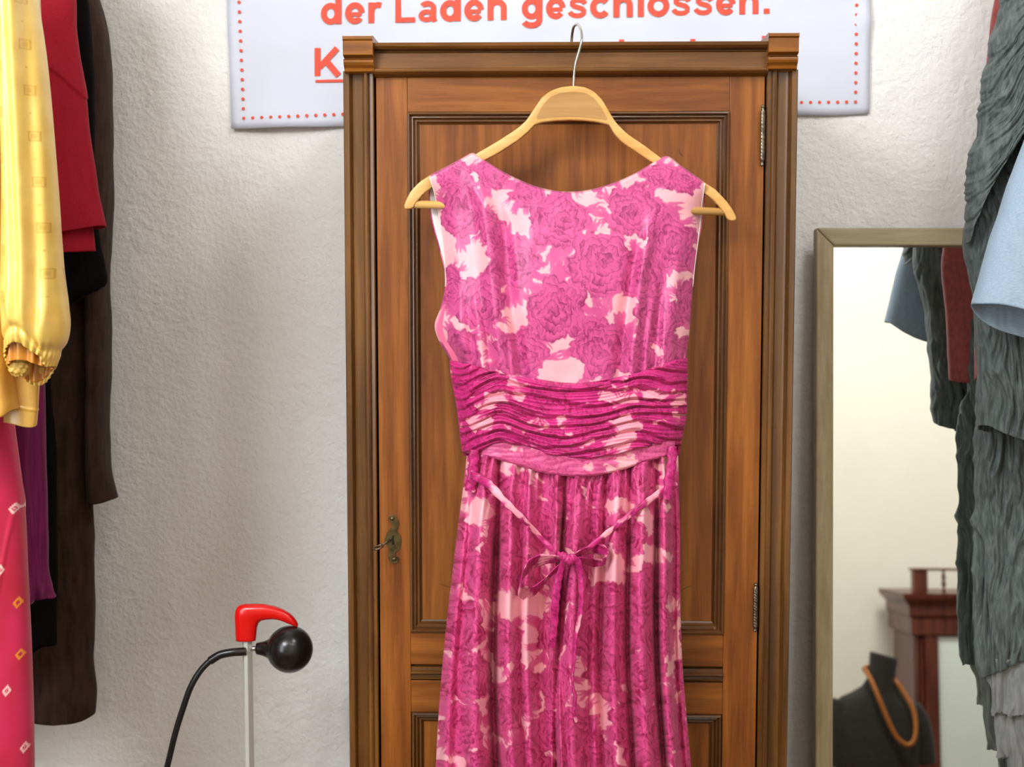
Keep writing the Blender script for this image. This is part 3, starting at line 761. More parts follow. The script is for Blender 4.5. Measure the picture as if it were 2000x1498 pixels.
def cloth_tube(name, pts, wd, flat=.45, mat='rose_s', twist=0, n=14, offs=.004, seed=1, pal=pal_w):
    """soft fabric cord: pts are (px,py[,extra forward offset])"""
    c = []
    for p in pts:
        yy_ = sky(p[0], max(p[1], 900), offs)-(p[2] if len(p) > 2 else 0)
        c.append(V(p[0], p[1], yy_))
    c = spline(c, 10); m = len(c)
    ws = np.interp(np.linspace(0, 1, m), np.linspace(0, 1, len(wd)), wd) if hasattr(wd, '__len__') else np.full(m, wd)
    A = np.zeros((m, n, 3))
    for i in range(m):
        a = c[max(i-1, 0)]; b = c[min(i+1, m-1)]; t = (b-a).normalized(); nn = Vector((0, -1, 0)); nn = (nn-t*nn.dot(t)).normalized(); bb = t.cross(nn)
        tw = twist*i/m; n2 = nn*math.cos(tw)+bb*math.sin(tw); b2 = bb*math.cos(tw)-nn*math.sin(tw)
        for j in range(n):
            q = 2*math.pi*j/n; wob = 1+.12*math.sin(i*.9+seed+2*q)
            A[i, j] = c[i]+b2*(ws[i]*wob*math.cos(q))+n2*(ws[i]*flat*wob*math.sin(q))
    px = (A[..., 0]/.0007+1000); py = -A[..., 2]/.0007
    rs2 = np.random.RandomState(seed)
    ro = [(px.min()+rs2.rand()*(np.ptp(px)+1), py.min()+rs2.rand()*(np.ptp(py)+1), 24, 1) for _ in range(22)]
    grid(name, A, M[mat], DR, floral(px, py, ro, pal, seed), wrap=True)
cloth_tube('side_loop', [(926, 878, .004), (925, 905, .004), (921, 940, .002), (918, 960, 0)], .0068, .5, offs=.001, seed=2)
cloth_tube('side_loop', [(1313, 872, .004), (1312, 905, .004), (1306, 940, .003), (1302, 975, 0)], .0062, .5, offs=.001, seed=3)
cloth_tube('waist_tie', [(912, 922), (930, 931), (955, 946), (985, 978), (1020, 1012), (1060, 1054), (1100, 1089)], [.004, .0056, .0058, .0045, .0038, .0034, .0034], .4, seed=4)
cloth_tube('waist_tie', [(1322, 946), (1290, 962), (1250, 990), (1215, 1018), (1180, 1046), (1145, 1073), (1112, 1090)], [.004, .0046, .0042, .0040, .0036, .0034, .0034], .45, seed=5)
pal_d = ((240, 140, 165), (208, 34, 128), (165, 14, 84), (120, 4, 52))
# left bow loop: a ribbon turned on edge, its inside showing
def ribbon_loop(name, pts, wd, seed):
    c = spline([V(p[0], p[1], sky(p[0], p[1], p[2])) for p in pts], 12); m = len(c)
    k = 12; A = np.zeros((m, k, 3))
    for i in range(m):
        w_ = float(np.interp(i/(m-1), np.linspace(0, 1, len(wd)), wd))
        for j in range(k):
            s = j/(k-1)-.5
            A[i, j] = c[i]+Vector((.15*w_*s, -w_*s*.55, w_*s*.75))+Vector((0, 0, .0006*math.sin(j*2+i*.5)))
    px = (A[..., 0]/.0007+1000)+A[..., 1]/.0009; py = -A[..., 2]/.0007
    ro = [(px.mean()+d_*16, py.mean()+e_*14, 20, 1) for d_, e_ in ((-2, 0), (0, 1), (2, -1), (1, 2), (-1, -2))]
    grid(name, A, M['rose_s'], DR, floral(px, py, ro, pal_d, seed), thick=.0012)
ribbon_loop('bow_loop', [(1102, 1091, .006), (1078, 1092, .010), (1050, 1096, .014), (1030, 1109, .016), (1018, 1132, .014), (1016, 1150, .010), (1026, 1158, .005), (1046, 1152, .003), (1072, 1126, .003), (1100, 1097, .004)], [.005, .016, .026, .031, .032, .030, .028, .022, .014, .005], 3)
ribbon_loop('bow_loop', [(1112, 1089, .006), (1135, 1079, .009), (1158, 1073, .010), (1176, 1073, .009), (1186, 1084, .007), (1180, 1096, .005), (1160, 1099, .004), (1136, 1094, .004), (1112, 1091, .004)], [.005, .013, .017, .019, .018, .018, .016, .012, .005], 4)
cloth_tube('bow_knot', [(1095, 1081, .006), (1103, 1089, .008), (1112, 1095, .008), (1121, 1086, .006)], [.004, .0062, .0068, .005], .7, seed=8)
cloth_tube('bow_tail', [(1101, 1094, .004), (1094, 1118), (1088, 1145), (1085, 1175), (1083, 1210), (1080, 1245), (1079, 1265)], [.004, .0045, .0055, .0052, .005, .0045, .003], .35, seed=15)
cloth_tube('bow_tail', [(1114, 1088, .006), (1126, 1097, .005), (1133, 1118), (1135, 1145), (1135, 1180), (1130, 1215), (1124, 1245), (1122, 1275), (1119, 1310), (1118, 1335), (1124, 1362), (1122, 1392), (1126, 1410)], [.006, .0060, .0045, .004, .004, .0038, .0034, .004, .0045, .004, .005, .0045, .003], .45, seed=17, twist=2.0)

# ------------------------------------------------------------------ hem marker
YM = .10
HM = thing('hem_marker', (X(483, 1498, YM), YM, 0), 'aluminium hem marker with red hooked handle and black squeeze bulb, left of the wardrobe', 'hem marker')
b = MB()
xm = X(485, 1400, YM); wv = .0078
b.prism([(xm-wv, YM+.002, .012), (xm-wv*.45, YM-.007, .012), (xm+wv*.25, YM-.0085, .012), (xm+wv, YM-.0005, .012), (xm+wv*.5, YM+.008, .012), (xm-wv*.6, YM+.009, .012)], (0, 0, Z(1240, 483, YM)-.012)).build('pole', M['alu'], HM, bevel=.0006)
b = MB()
b.lathe([(0, .11), (.006, .11), (.011, .10), (.014, .03), (.03, .014), (.03, .0)], (xm, YM, 0), (0, 0, 1), 40).build('base', M['alu'], HM, smooth=True)
# red handle: outline with rounded section
up_o = [(461, 1250), (460, 1225), (459, 1205), (460, 1192), (465, 1183), (476, 1180), (495, 1179.5), (515, 1180), (535, 1184), (552, 1190), (566, 1198), (576, 1208), (582, 1218), (582, 1223)]
lo_o = [(500, 1250), (501, 1238), (502, 1227), (505, 1217), (511, 1212), (520, 1210), (532, 1209), (543, 1210), (553, 1213), (562, 1217), (570, 1220), (575, 1222.5), (578, 1223.5), (580, 1224)]
up_s, lo_s = resample(up_o, 44), resample(lo_o, 44)
A = np.zeros((46, 20, 3))
hw = np.interp(np.linspace(0, 1, 44), [0, .3, .45, .9, 1], [.0105, .0110, .0105, .0075, .004])
for i in range(44):
    a = Vector(V(*up_s[i], YM)); c_ = Vector(V(*lo_s[i], YM)); mid = (a+c_)/2; d = (a-c_)/2
    for j in range(20):
        t = 2*math.pi*j/20; ct = math.copysign(abs(math.cos(t))**.75, math.cos(t)); st = math.copysign(abs(math.sin(t))**.75, math.sin(t))
        A[i+1, j] = mid+d*ct+Vector((0, -hw[i]*st, 0))
A[0] = A[1].mean(0); A[45] = A[44].mean(0)
grid('handle', A, M['red_plastic'], HM, wrap=True)
bc = Vector(V(566, 1268, YM-.004)); axd = Vector((.985, -.05, .0)); axd.normalize()
R_ = .0345
prof = [(-.050, .004), (-.0495, .0082), (-.046, .0092), (-.040, .0104), (-.034, .0128), (-.030, .0155)]
for k in range(0, 23):
    t = math.radians(147-147*k/22); prof.append((R_*.98*math.cos(t), R_*math.sin(t)))
MB().lathe(prof, bc, axd, 40).build('squeeze_bulb', M['rubber'], HM, smooth=True)
MB().tube([bc+axd*-.047, bc+axd*-.060], .0040, 12).build('nozzle', M['chrome'], HM, smooth=True)
hose = [V(480, 1272, YM-.0065), V(470, 1273, YM-.0085), V(455, 1274, YM-.011), V(430, 1279, YM-.012), V(410, 1291, YM-.014), V(390, 1312, YM-.016), V(372, 1343, YM-.018), V(357, 1385, YM-.018), V(343, 1430, YM-.018), V(332, 1475, YM-.016), V(322, 1520, YM-.012), V(315, 1580, YM-.006), V(318, 1700, YM)]
hz_ = list(hose)+[(xm-.09, YM-.01, .35), (xm-.05, YM, .06), (xm-.012, YM, .035)]
MB().tube(spline(hz_), .0046, 14).build('hose', M['hose'], HM, smooth=True)
MB().tube(spline(hose[0:5], 8), .0062, 14).build('hose_sleeve', M['rubber'], HM, smooth=True)

# ------------------------------------------------------------------ hanging garments
def rows_px(top, hem_f, hem_b, L, R, n, m, ph):
    t = np.linspace(0, 1, n)[:, None]; s = np.sin(ph)
    return t, s
def garment(name, parent, mat, top, hem_f, hem_b, L, R, y0, b, n=120, m=160, rel=None, col=None, sq=.8, thick=.0015, puff=None, hemw=0, seed=0):
    """open-bottomed sleeve or body: outline L(py), R(py); front hem and back hem heights may depend on px"""
    ph = np.linspace(0, 2*np.pi, m, endpoint=False)[None, :]; t = np.linspace(0, 1, n)[:, None]
    c, s = np.cos(ph), np.sin(ph)
    cc = np.sign(c)*np.abs(c)**sq; ss = np.sign(s)*np.abs(s)**sq
    py = 0*t+0*ph+top
    for _ in range(3):
        px = (L(py)+R(py))/2+(R(py)-L(py))/2*cc
        hf = hem_f(px) if callable(hem_f) else hem_f; hb = hem_b(px) if callable(hem_b) else hem_b
        hem = (hf+hb)/2-(hb-hf)/2*ss
        hem = hem+hemw*np.sin(ph*9+seed)
        py = top+(hem-top)*t
    px = (L(py)+R(py))/2+(R(py)-L(py))/2*cc
    bb = b(py) if callable(b) else b
    if callable(y0): y0 = y0(py)
    yy_ = y0-bb*ss
    x, _, z = P(px, py, y0)
    if rel is not None:
        d = rel(px, py, ph, t)
        yy_ = yy_-d*ss; x = x+d*cc*.5
    A = np.stack([x, yy_+0*x, z], -1)
    co = col(px, py) if col else None
    return grid(name, A, mat, parent, co, wrap=True, thick=thick)
def hangfolds(k, amp, seed, pw=1.0):
    return lambda px, py, ph, t: amp*(.3+.7*t)*(np.sin(px/k+2*pn(px/140+seed, py/400)+.6*pn(px/50, py/160+seed)))+amp*.5*fbm(px/30+seed, py/90, 3)

# --- left rail
def rail(x, y0, y1, z, nm, lab):
    t = thing(nm, (x, YW, z), lab, 'rail')
    MB().tube([(x, y0, z), (x, y1, z)], .0125, 16).build('bar', M['chrome'], t, smooth=True)
    MB().lathe([(0, .03), (.006, .03), (.008, .014), (.02, .013), (.02, 0)], (x, YW, z), (0, -1, 0), 20).build('wall_flange', M['chrome'], t, smooth=True)
C = smooth_curve
# brown coat, nearest the wall
t1 = thing('coat', V(60, 1400, .21), 'dark brown wool coat nearest the wall at left, reaching lowest of the dark garments', 'coat')
garment('body', t1, M['brown'], -200, C([(-300, 1395), (65, 1400), (130, 1408), (165, 1404), (190, 1392)]), C([(-300, 1392), (190, 1390)]),
        C([(-200, -140), (1500, -260)]), C([(-200, 90), (0, 150), (300, 178), (900, 181), (1080, 182), (1200, 184), (1300, 181), (1360, 184), (1400, 180)]), .245, .04, 220, 200, hangfolds(26, .006, 1))
garment('sleeve', t1, M['brown'], -200, C([(170, 978), (205, 977), (230, 972)]), 974, C([(-200, 60), (0, 120), (300, 160), (900, 177), (980, 178)]),
        C([(-200, 130), (0, 190), (60, 206), (150, 213), (300, 216), (500, 213), (560, 209), (620, 213), (700, 212), (850, 209), (930, 217), (975, 229)]), .235, .035, 200, 110, hangfolds(14, .004, 2))
MB().box(X(101, 1400, .19), X(130, 1400, .19), .19, .1925, Z(1416, 115, .19), Z(1375, 115, .19)).build('hem_loop', M['brown'], t1, bevel=.0008)
t2 = thing('coat', V(30, 1290, .12), 'black wool coat between the brown coat and the crimson jacket', 'coat')
garment('body', t2, M['black'], -200, C([(-300, 1260), (60, 1282), (85, 1262), (118, 1254)]), 1265, C([(-200, -120), (1300, -200)]),
        C([(-200, 100), (0, 170), (100, 178), (480, 196), (520, 204), (560, 200), (585, 150), (640, 120), (900, 112), (1290, 113)]), .145, .025, 180, 140, hangfolds(22, .005, 4))
t3 = thing('jacket', V(60, 490, .06), 'crimson red wool jacket with flared hem, behind the yellow blouse', 'jacket')
def seam_rel(px, py, ph, t):
    sy = np.interp(px, [80, 130, 165], [118, 155, 192]); d = sy-py
    return .0035*sstep(-3, 3, d)*sstep(60, 0, d)+.003*fbm(px/50, py/120, 2)
garment('body', t3, M['crimson'], -200, C([(-200, 455), (113, 457), (160, 448), (206, 437)]), 448, C([(-200, -140), (500, -180)]),
        C([(-200, 120), (0, 147), (50, 147), (90, 152), (140, 160), (195, 167), (240, 171), (300, 179), (360, 189), (437, 206)]), .065, .028, 260, 260, seam_rel)
garment('under_layer', t3, M['crimson'], 300, C([(100, 494), (150, 492), (186, 489)]), 492, C([(300, -100), (500, -100)]), C([(300, 150), (440, 180), (490, 186)]), .07, .018, 60, 120, hangfolds(20, .002, 3))
t4 = thing('skirt', V(50, 1168, .0), 'plum purple skirt with frilled hem, behind the pink dotted dress', 'skirt')
garment('body', t4, M['purple'], 560, C([(-200, 1168), (60, 1171), (104, 1165)]), 1166, C([(560, -120), (1200, -160)]),
        C([(560, 80), (745, 88), (900, 91), (1050, 95), (1130, 98), (1150, 103), (1166, 107)]), .0, .03, 180, 220, lambda px, py, ph, t: .004*np.sin(px/8+.6*pn(px/40, py/90))+.006*sstep(1135, 1168, py)*np.sin(px/3.4), hemw=2)
# pink dotted dress
marks = [(37, 988, 0), (17, 1104, 0), (29, 1336, 0), (56, 1451, 0), (45, 1170, 1), (0, 1220, 2), (49, 1270, 1), (4, 1424, 1), (-45, 1060, 1), (-50, 1300, 0), (-30, 1480, 1), (-60, 1180, 0), (20, 1530, 0), (-20, 940, 1), (30, 1600, 1)]
def dots_col(px, py):
    c = np.broadcast_to(np.array(lin((186, 16, 54))), px.shape+(3,)).copy()
    c = lerp(c, np.array(lin((206, 26, 84))), np.clip(.5+.6*fbm(px/60, py/120, 2), 0, 1))
    for cx, cy, k in marks:
        wx = 1.0-.25*max(cx, 0)/60
        d = np.abs((px-cx)/(8.5*wx)+.18*(py-cy)/9)+np.abs((py-cy)/10.5)
        q = np.array(lin([(244, 196, 190), (232, 146, 24), (238, 170, 30)][k]))
        m = sstep(.16, 0, np.abs(d-.78)-.20) if k < 2 else sstep(1.1, .95, d)
        if k == 0: m = np.maximum(m, .8*sstep(.28, .15, d))
        c = lerp(c, q, m*.95)
    return c
t5 = thing('dress', V(-60, 1700, -.13), 'pinkish red dress with small white and yellow diamonds, at the far left', 'dress')
garment('body', t5, M['print'], 560, 1740, 1740, C([(560, -120), (1740, -280)]),
        C([(560, 0), (815, 21), (900, 33), (960, 41), (1100, 50), (1250, 57), (1400, 62), (1500, 64), (1740, 72)]), -.13, .04, 420, 420, lambda px, py, ph, t: .002*fbm(px/60, py/300, 2)+.002*np.exp(-((px-20-(py-1100)*-.16)/4)**2), dots_col)
# yellow blouse
t6 = thing('blouse', V(-30, 800, -.24), 'shiny yellow satin blouse with gathered cuff, nearest at far left', 'blouse')
def yel_col(px, py):
    base = np.array(lin((250, 216, 112))); c = np.broadcast_to(base, px.shape+(3,)).copy()
    c = lerp(c, np.array(lin((232, 178, 62))), .35*np.clip(.5+fbm(px/30+4, py/60, 2), 0, 1))
    motif = np.array(lin((206, 148, 40)))
    for k in range(-4, 9):
        for cx, cy in ((21+.022*(k*88), 49+k*88), (60+.09*(k*88), 6+k*88)):
            if cy > 600: continue
            q = np.maximum(np.abs(px-cx-.05*(py-cy))/8.5, np.abs(py-cy)/10)
            m = .55*sstep(.18, .05, np.abs(q-.9))+.35*sstep(.5, .4, q)+.2*(q < .9)
            c = lerp(c, motif, np.clip(m, 0, 1))
            q = np.hypot((px-cx-3), (py-cy-44))/2.2; c = lerp(c, motif, .6*sstep(1.2, .6, q))
    return c
def sleeve_rel(px, py, ph, t):
    g = sstep(560, 690, py)
    lines = 0
    for x0, x1, a, s in ((30, 38, -.010, 8), (45, 54, .008, 5), (58, 66, -.010, 8), (74, 74, .010, 6), (92, 88, -.010, 12), (110, 98, .006, 7)):
        xc = x0+(x1-x0)*np.clip((py-580)/100, 0, 1); lines = lines+a*np.exp(-((px-xc)/s)**2)
    up = 0
    for x0, a, s in ((20, .006, 12), (46, .010, 9), (66, -.005, 9), (80, .003, 6)): 
        up = up+a*np.exp(-((px-x0-(py)*.05)/s)**2)
    return lines*g*(1-sstep(.90, .97, t))+up*(1-g)+.0010*np.exp(-((t-.975)/.02)**2)*np.sin(ph*26)-.005*np.exp(-((t-.965)/.010)**2)+.0022*np.exp(-((t-1)/.012)**2)*np.sin(ph*30)
garment('sleeve', t6, M['satin'], -200, C([(10, 690), (25, 670), (40, 664), (60, 664), (80, 680), (100, 712)]), C([(15, 740), (35, 754), (55, 758), (78, 750), (102, 720)]),
        C([(-200, -20), (0, 6), (300, 11), (650, 13), (700, 16), (760, 20)]),
        C([(-200, 50), (0, 72), (90, 82), (180, 90), (280, 98), (380, 106), (480, 113), (550, 119), (600, 126), (635, 130), (660, 128), (680, 122), (700, 112), (720, 103), (760, 96)]), -.25,
        C([(-200, .04), (500, .045), (640, .05), (700, .035), (760, .03)]), 420, 300, sleeve_rel, yel_col, sq=.9, thick=.001)
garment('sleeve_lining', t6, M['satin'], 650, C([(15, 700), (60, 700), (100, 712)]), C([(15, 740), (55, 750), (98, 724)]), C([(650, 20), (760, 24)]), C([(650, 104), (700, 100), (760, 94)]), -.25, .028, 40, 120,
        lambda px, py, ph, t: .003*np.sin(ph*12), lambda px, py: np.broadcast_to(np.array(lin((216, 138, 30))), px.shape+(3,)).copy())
# bunched cloth inside the cuff
sph = np.linspace(0, 2*np.pi, 60, endpoint=False)[None, :]; sth = np.linspace(0.01, np.pi-.01, 40)[:, None]
rr = .013*(1+.18*fbm(sph*2.5, sth*3, 2)); cx_, cy_, cz_ = V(38, 712, -.25)
A = np.stack([cx_+rr*1.1*np.sin(sth)*np.cos(sph), cy_+rr*np.sin(sth)*np.sin(sph), cz_+rr*1.1*np.cos(sth)+0*sph], -1)
grid('cuff_ruffle', A, M['satin'], t6, np.broadcast_to(np.array(lin((240, 196, 92))), A.shape).copy(), wrap=True)
garment('body', t6, M['satin'], -200, C([(-200, 815), (0, 812), (20, 804), (26, 790)]), 808, C([(-200, -260), (820, -300)]),
        C([(-200, -30), (0, 2), (300, 6), (520, 12), (700, 14), (760, 20), (800, 26)]), -.215, .05, 300, 220, hangfolds(24, .006, 6), lambda px, py: np.broadcast_to(np.array(lin((236, 180, 74))), px.shape+(3,)).copy(), thick=.001)
garment('hem_flap', t6, M['satin'], 640, curve([(20, 824), (45, 830), (70, 836)]), 826, curve([(640, 0), (840, 10)]), curve([(640, 74), (745, 76), (800, 73), (836, 70)]), -.19, .012, 90, 100,
        lambda px, py, ph, t: .0015*np.exp(-((py-790-.25*(px-30))/2.5)**2), lambda px, py: np.broadcast_to(np.array(lin((226, 178, 80))), px.shape+(3,)).copy(), thick=.001)
rail(-.86, -.5, YW, 2.17, 'clothes_rail', 'chromed rail fixed to the wall above the left-hand garments')

# --- right rail
def crinkle(px, py, ph, t, s=0, a=1.0):
    wx = px+15*fbm(px/80+s, py/150, 2); wy = py+20*fbm(px/70+s, py/90+7, 2)
    r1 = 1-np.abs(fbm(wx/24+s, wy/210, 2))*2.0
    r2 = 1-np.abs(pn(wx/9+s+5, wy/85))*2.2
    r3 = fbm(wx/4.5, wy/34+s, 2)
    return a*(.0095*r1+.0036*r2+.0013*r3)
def crinkle_diag(px, py, ph, t):
    a = px*.55-py*.83; b_ = px*.83+py*.55
    return crinkle(b_*1.1, a*1.1, ph, t, 3, .75)
tA = thing('cardigan', V(2060, 1320, .12), 'long dark grey crinkled silk cardigan hanging beside the leaning mirror', 'cardigan')
garment('sleeve', tA, M['grey'], -200, C([(1890, 470), (1910, 395), (1940, 335), (1975, 280), (2010, 225), (2300, 180)]), C([(1880, 480), (2300, 470)]),
        C([(-200, 1985), (0, 1958), (70, 1942), (150, 1926), (230, 1915), (290, 1901), (350, 1893), (420, 1893), (480, 1887)]), C([(-200, 2160), (500, 2120)]), .13, .035, 380, 420, crinkle_diag)
garment('front_panel', tA, M['grey'], 60, C([(1880, 806), (1912, 814), (1925, 822), (1945, 836), (1977, 851), (2010, 860), (2300, 905)]), 850,
        C([(60, 1950), (300, 1925), (430, 1895), (476, 1887), (522, 1895), (580, 1905), (642, 1908), (706, 1914), (748, 1911), (815, 1914), (860, 1918)]), C([(60, 2150), (900, 2170)]), .165, .03, 480, 380, lambda px, py, ph, t: crinkle(px, py, ph, t, 11, .8))
garment('lower_layer', tA, M['grey'], 400, C([(1900, 1316), (1925, 1322), (1950, 1305), (1985, 1290), (2300, 1330)]), 1316,
        C([(400, 1960), (780, 1925), (850, 1905), (904, 1903), (1000, 1903), (1060, 1902), (1160, 1905), (1242, 1910), (1312, 1916), (1330, 1920)]), C([(400, 2160), (1340, 2190)]), C([(400, .222), (850, .240), (1330, .212)]), .008, 500, 380, lambda px, py, ph, t: crinkle(px, py, ph, t, 23, .9), hemw=2)
garment('gauze_layer', tA, M['grey_l'], 1285, lambda px: 1392+6*pn(px/6, 0*px)+0*px, 1398, C([(1200, 1940), (1320, 1925), (1350, 1934), (1400, 1936)]), C([(1200, 2150), (1400, 2200)]), .214, .006, 90, 300, lambda px, py, ph, t: crinkle(px, py, ph, t, 31, .6), hemw=3)
garment('gauze_underlayer', tA, M['grey_l'], 1340, lambda px: 1478+4*pn(px/7, 0*px)+np.where(px > 1970, 140, 0), 1480, C([(1200, 1960), (1390, 1945), (1480, 1949), (1640, 1956)]), C([(1200, 2150), (1640, 2200)]), .221, .004, 110, 300, lambda px, py, ph, t: crinkle(px, py, ph, t, 41, .5), hemw=2)
tB = thing('jacket', V(2040, 600, -.06), 'pale blue linen jacket with a wide open cuff, in front of the grey cardigan', 'jacket')
garment('sleeve', tB, M['blue'], -200, C([(1895, 590), (1910, 586), (1935, 587), (1967, 596), (2000, 608), (2200, 640)]), C([(1895, 592), (1905, 606), (1924, 625), (1949, 640), (2000, 657), (2200, 690)]),
        C([(-200, 2150), (0, 2090), (287, 2000), (364, 1971), (430, 1950), (469, 1936), (543, 1915), (593, 1899), (660, 1893)]), C([(-200, 2300), (700, 2170)]), .04, C([(-200, .03), (600, .045)]), 200, 220, hangfolds(34, .003, 9), thick=.0012)
tC = thing('shirt', V(2000, 735, .2), 'dusty red long shirt behind the grey cardigan', 'shirt')
garment('body', tC, M['dusty'], -200, C([(1880, 728), (2300, 735)]), 752,
        C([(-200, 1965), (0, 1944), (60, 1935), (100, 1931), (150, 1927), (250, 1922), (400, 1920), (480, 1903), (600, 1906), (740, 1905)]), C([(-200, 2150), (760, 2200)]), .225, .02, 120, 160, hangfolds(20, .003, 12))
rail(.86, -.3, YW, 2.17, 'clothes_rail', 'chromed rail fixed to the wall above the right-hand garments')

# ------------------------------------------------------------------ leaning mirror
TILT = math.radians(5.0)
mz1 = Z(449, 1610, .345); mh = mz1-.02; 
mtop = np.array([X(1588, 460, .325), .325, mz1])
ex = np.array([1.0, 0, 0]); ez = np.array([0, math.sin(TILT), math.cos(TILT)]); en = np.array([0, -math.cos(TILT), math.sin(TILT)])
mlen = (mz1-.0)/math.cos(TILT)
def MP(a, c_, d): return tuple(mtop+ex*a-ez*c_+en*d)         # a across, c_ down the mirror, d towards the room
MR = thing('mirror', MP(.30, mlen-.001, 0), 'tall mirror in a pale olive wood frame leaning against the wall, right of the wardrobe', 'mirror')
mw = .62; fw = .0275; ft = .026
def mbox(a0, a1, c0, c1, d0, d1, name, mat, bev=.0025):
    b = MB(); v = [MP(a, c_, d) for c_ in (c0, c1) for d in (d0, d1) for a in (a0, a1)]
    b.add(v, [(0, 1, 3, 2), (4, 6, 7, 5), (0, 4, 5, 1), (2, 3, 7, 6), (0, 2, 6, 4), (1, 5, 7, 3)]); return b.build(name, mat, MR, bevel=bev)
def mitre(name, p, mat):
    b = MB(); n = len(p); b.add([MP(a, c_, 0) for a, c_ in p]+[MP(a, c_, ft) for a, c_ in p], [tuple(range(n)), tuple(range(2*n-1, n-1, -1))]+[(i, i+n, (i+1) % n+n, (i+1) % n) for i in range(n)])
    b.build(name, mat, MR, bevel=.003)
mitre('frame_bar', [(0, 0), (mw, 0), (mw-fw, fw), (fw, fw)], M['mframe_h'])
mitre('frame_bar', [(0, mlen), (fw, mlen-fw), (mw-fw, mlen-fw), (mw, mlen)], M['mframe_h'])
mitre('frame_bar', [(0, 0), (fw, fw), (fw, mlen-fw), (0, mlen)], M['mframe'])
mitre('frame_bar', [(mw, 0), (mw, mlen), (mw-fw, mlen-fw), (mw-fw, fw)], M['mframe'])
mbox(.006, mw-.006, .006, mlen-.006, .0005, .003, 'backing', M['dark'], 0)
GD = .008
mbox(fw-.004, mw-fw+.004, fw-.004, mlen-fw+.004, .004, GD, 'glass', M['glass'], 0)
g0 = np.array(MP(0, 0, GD))
def RFL(px, py, Yp):
    """where the reflected ray of pixel (px,py) meets the plane y=Yp"""
    a = (px-1000)/F; b_ = (749-py)/F; d = fwd+a*rgt+b_*upv
    t = np.dot(g0-CAM, en)/np.dot(d, en); h_ = CAM+d*t; r = d-2*np.dot(d, en)*en
    k = (Yp-h_[1])/r[1]; q = h_+r*k
    return Vector(q)

# ------------------------------------------------------------------ what the mirror shows: cabinet and bust across the room
YC = -3.25
cL = RFL(1786, 1200, YC).x; cTop = RFL(1800, 1158, YC).z; gTop = RFL(1800, 1110, YC).z
px2m = (RFL(1800, 1200, YC)-RFL(1790, 1200, YC)).length/10
CB = thing('cabinet', (cL+.5, YC-.2, 0), 'mahogany cabinet with spindle gallery and mirror door painted with its pale reflection, seen in the leaning mirror', 'cabinet')
cw = .95
MB().box(cL, cL+cw, YC-.36, YC-.02, 0, cTop-.02).build('body', M['mahog'], CB, bevel=.002)
pr = [(0, 0), (.012, .0), (.03, .03), (.034, .06), (.03, .10), (.045, .13), (.075, .165), (.08, .18), (.0, .18)]
zc0 = cTop-.15
b = MB()
loops = []
for o_, hgt in ((.0, -.17), (.016, -.16), (.016, -.10), (.026, -.085), (.026, -.05), (.052, -.02), (.056, 0), (0, 0)):
    loops.append([(cL-o_, YC+o_, cTop+hgt), (cL+cw+o_, YC+o_, cTop+hgt), (cL+cw+o_, YC-.38, cTop+hgt), (cL-o_, YC-.38, cTop+hgt)])
n = len(loops)
b.add([p for l in loops for p in l], [(i*4+j, i*4+(j+1) % 4, (i+1)*4+(j+1) % 4, (i+1)*4+j) for i in range(n-1) for j in range(4)]+[(n*4-4, n*4-3, n*4-2, n*4-1)])
b.build('cornice', M['mahog'], CB)
gz = gTop-cTop
MB().box(cL, cL+.055, YC-.05, YC+.0, cTop, gTop-.006).build('gallery_post', M['mahog'], CB, bevel=.002)
MB().box(cL+cw-.055, cL+cw, YC-.05, YC+.0, cTop, gTop-.006).build('gallery_post', M['mahog'], CB, bevel=.002)
MB().box(cL-.008, cL+cw+.008, YC-.055, YC+.006, gTop-.009, gTop).build('gallery_rail', M['mahog'], CB, bevel=.002)
for k in range(12):
    xk = cL+.055+.068*(k+1)
    if xk > cL+cw-.07: break
    MB().lathe([(0, .006), (gz*.2, .004), (gz*.35, .010), (gz*.5, .005), (gz*.65, .009), (gz*.8, .004), (gz-.009, .006)], (xk, YC-.025, cTop), (0, 0, 1), 12).build('spindle', M['mahog'], CB, smooth=True)
dz1 = RFL(1830, 1222, YC).z; dx0 = RFL(1806, 1300, YC).x; ix0 = RFL(1833, 1300, YC).x; iz1 = RFL(1850, 1243, YC).z
dwx = cL+cw-(dx0-cL)
dd = MB().box(dx0, dwx, YC-.02, YC-.008, .12, dz1).build('door', M['mahog'], CB, bevel=.001)
fwx = ix0-dx0
for a, b_, c_, d_ in ((dx0, ix0, .12, dz1), (dwx-fwx, dwx, .12, dz1), (ix0, dwx-fwx, iz1, dz1), (ix0, dwx-fwx, .12, .12+fwx)):
    MB().box(a, b_, YC-.008, YC+.010, c_, d_).build('door_frame', M['mahog'], dd, bevel=.004)
MB().box(ix0-.002, dwx-fwx+.002, YC-.006, YC+.000, .12+fwx-.002, iz1+.002).build('mirror_door_pane', M['mirror_pale'], dd)  # mirror of the door, its bright reflection put into the colour
for xx in (cL+.004, cL+.02):
    MB().box(xx, xx+.01, YC-.02, YC+.004, .1, cTop-.17).build('reeding', M['mahog'], CB, bevel=.003)

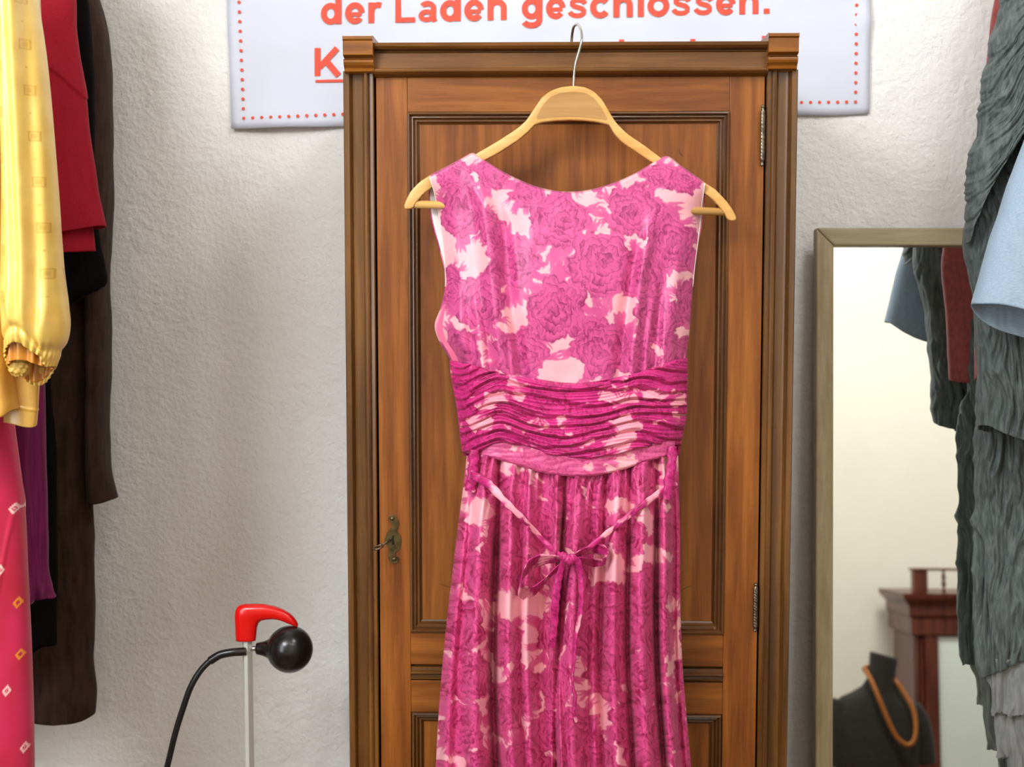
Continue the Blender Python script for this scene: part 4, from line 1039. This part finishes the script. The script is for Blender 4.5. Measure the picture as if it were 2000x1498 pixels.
# bust with necklace
YN = -2.75
nt_ = RFL(1727, 1285, YN); sh = RFL(1640, 1360, YN); sc = (RFL(1740, 1300, YN)-RFL(1730, 1300, YN)).length/10
MQ = thing('dress_form', (nt_.x, YN, 0), 'charcoal dress form torso wearing an amber cord necklace, seen in the leaning mirror', 'dress form')
def RF(px_, py_, y=YN): return RFL(px_, py_, y)
rowsM = []  # (py, left px, right px, depth m)
for py_, l, r, dp in ((1279, 1700, 1751, .045), (1283, 1699, 1752, .05), (1300, 1698, 1750, .052), (1325, 1694, 1749, .055), (1340, 1684, 1752, .058), (1352, 1664, 1760, .062), (1362, 1642, 1770, .07), (1375, 1628, 1782, .078), (1395, 1622, 1793, .088), (1430, 1622, 1798, .10), (1480, 1628, 1796, .11), (1540, 1640, 1790, .105), (1640, 1655, 1775, .085), (1760, 1640, 1790, .10), (1860, 1635, 1795, .10)):
    a, b_ = RF(l, py_), RF(r, py_); rowsM.append(((a.x+b_.x)/2, (b_.x-a.x)/2, a.z*.5+b_.z*.5, dp))
rowsM = np.array(rowsM)
tt = np.linspace(0, 1, 120); ks = np.linspace(0, 1, len(rowsM)); rowsD = np.stack([np.interp(tt, ks, rowsM[:, i]) for i in range(4)], 1)
ph = np.linspace(0, 2*np.pi, 64, endpoint=False)[None, :]
A = np.stack([rowsD[:, 0:1]+rowsD[:, 1:2]*np.cos(ph), YN+rowsD[:, 3:4]*np.sin(ph), rowsD[:, 2:3]+.012*np.cos(ph)*-1*(tt[:, None] < .12)], -1)
top_c = A[0].mean(0)[None, None, :].repeat(64, 1)
A = np.concatenate([top_c, A, A[-1].mean(0)[None, None, :].repeat(64, 1)], 0)
grid('torso', A, M['mann'], MQ, wrap=True)
for l in ([(1650, 1372), (1640, 1400), (1634, 1450), (1632, 1496)], [(1775, 1385), (1790, 1410), (1797, 1450), (1800, 1490)]):
    c = spline([RF(a, b_) for a, b_ in l], 8)
    MB().tube(c, [.045+.006*i/len(c) for i in range(len(c))], 18).build('sleeve', M['mann'], MQ, smooth=True)
MB().lathe([(0, .17), (.02, .17), (.035, .03), (.06, .016), (rowsD[-1, 2]-.0, .016)], (rowsD[-1, 0], YN, 0), (0, 0, 1), 24).build('stand', M['mahog'], MQ, smooth=True)
NK = thing('necklace', tuple(RF(1760, 1440, YN+.1)), 'amber coloured cord necklace hanging round the dress form in the mirror', 'necklace')
nk = [(1688, 1306, .03), (1700, 1325, .062), (1716, 1362, .095), (1735, 1408, .108), (1752, 1440, .112), (1772, 1455, .114), (1785, 1446, .112), (1789, 1420, .10), (1785, 1390, .085), (1775, 1368, .07), (1764, 1350, .055), (1750, 1330, .035), (1742, 1318, -.03), (1715, 1305, -.062), (1697, 1302, -.03)]
MB().tube(spline([RF(a, b_, YN+c_) for a, b_, c_ in nk]+[RF(1688, 1306, YN+.03)], 8)[:-1], .0085, 10, closed=True).build('cord', M['amber'], NK, smooth=True)
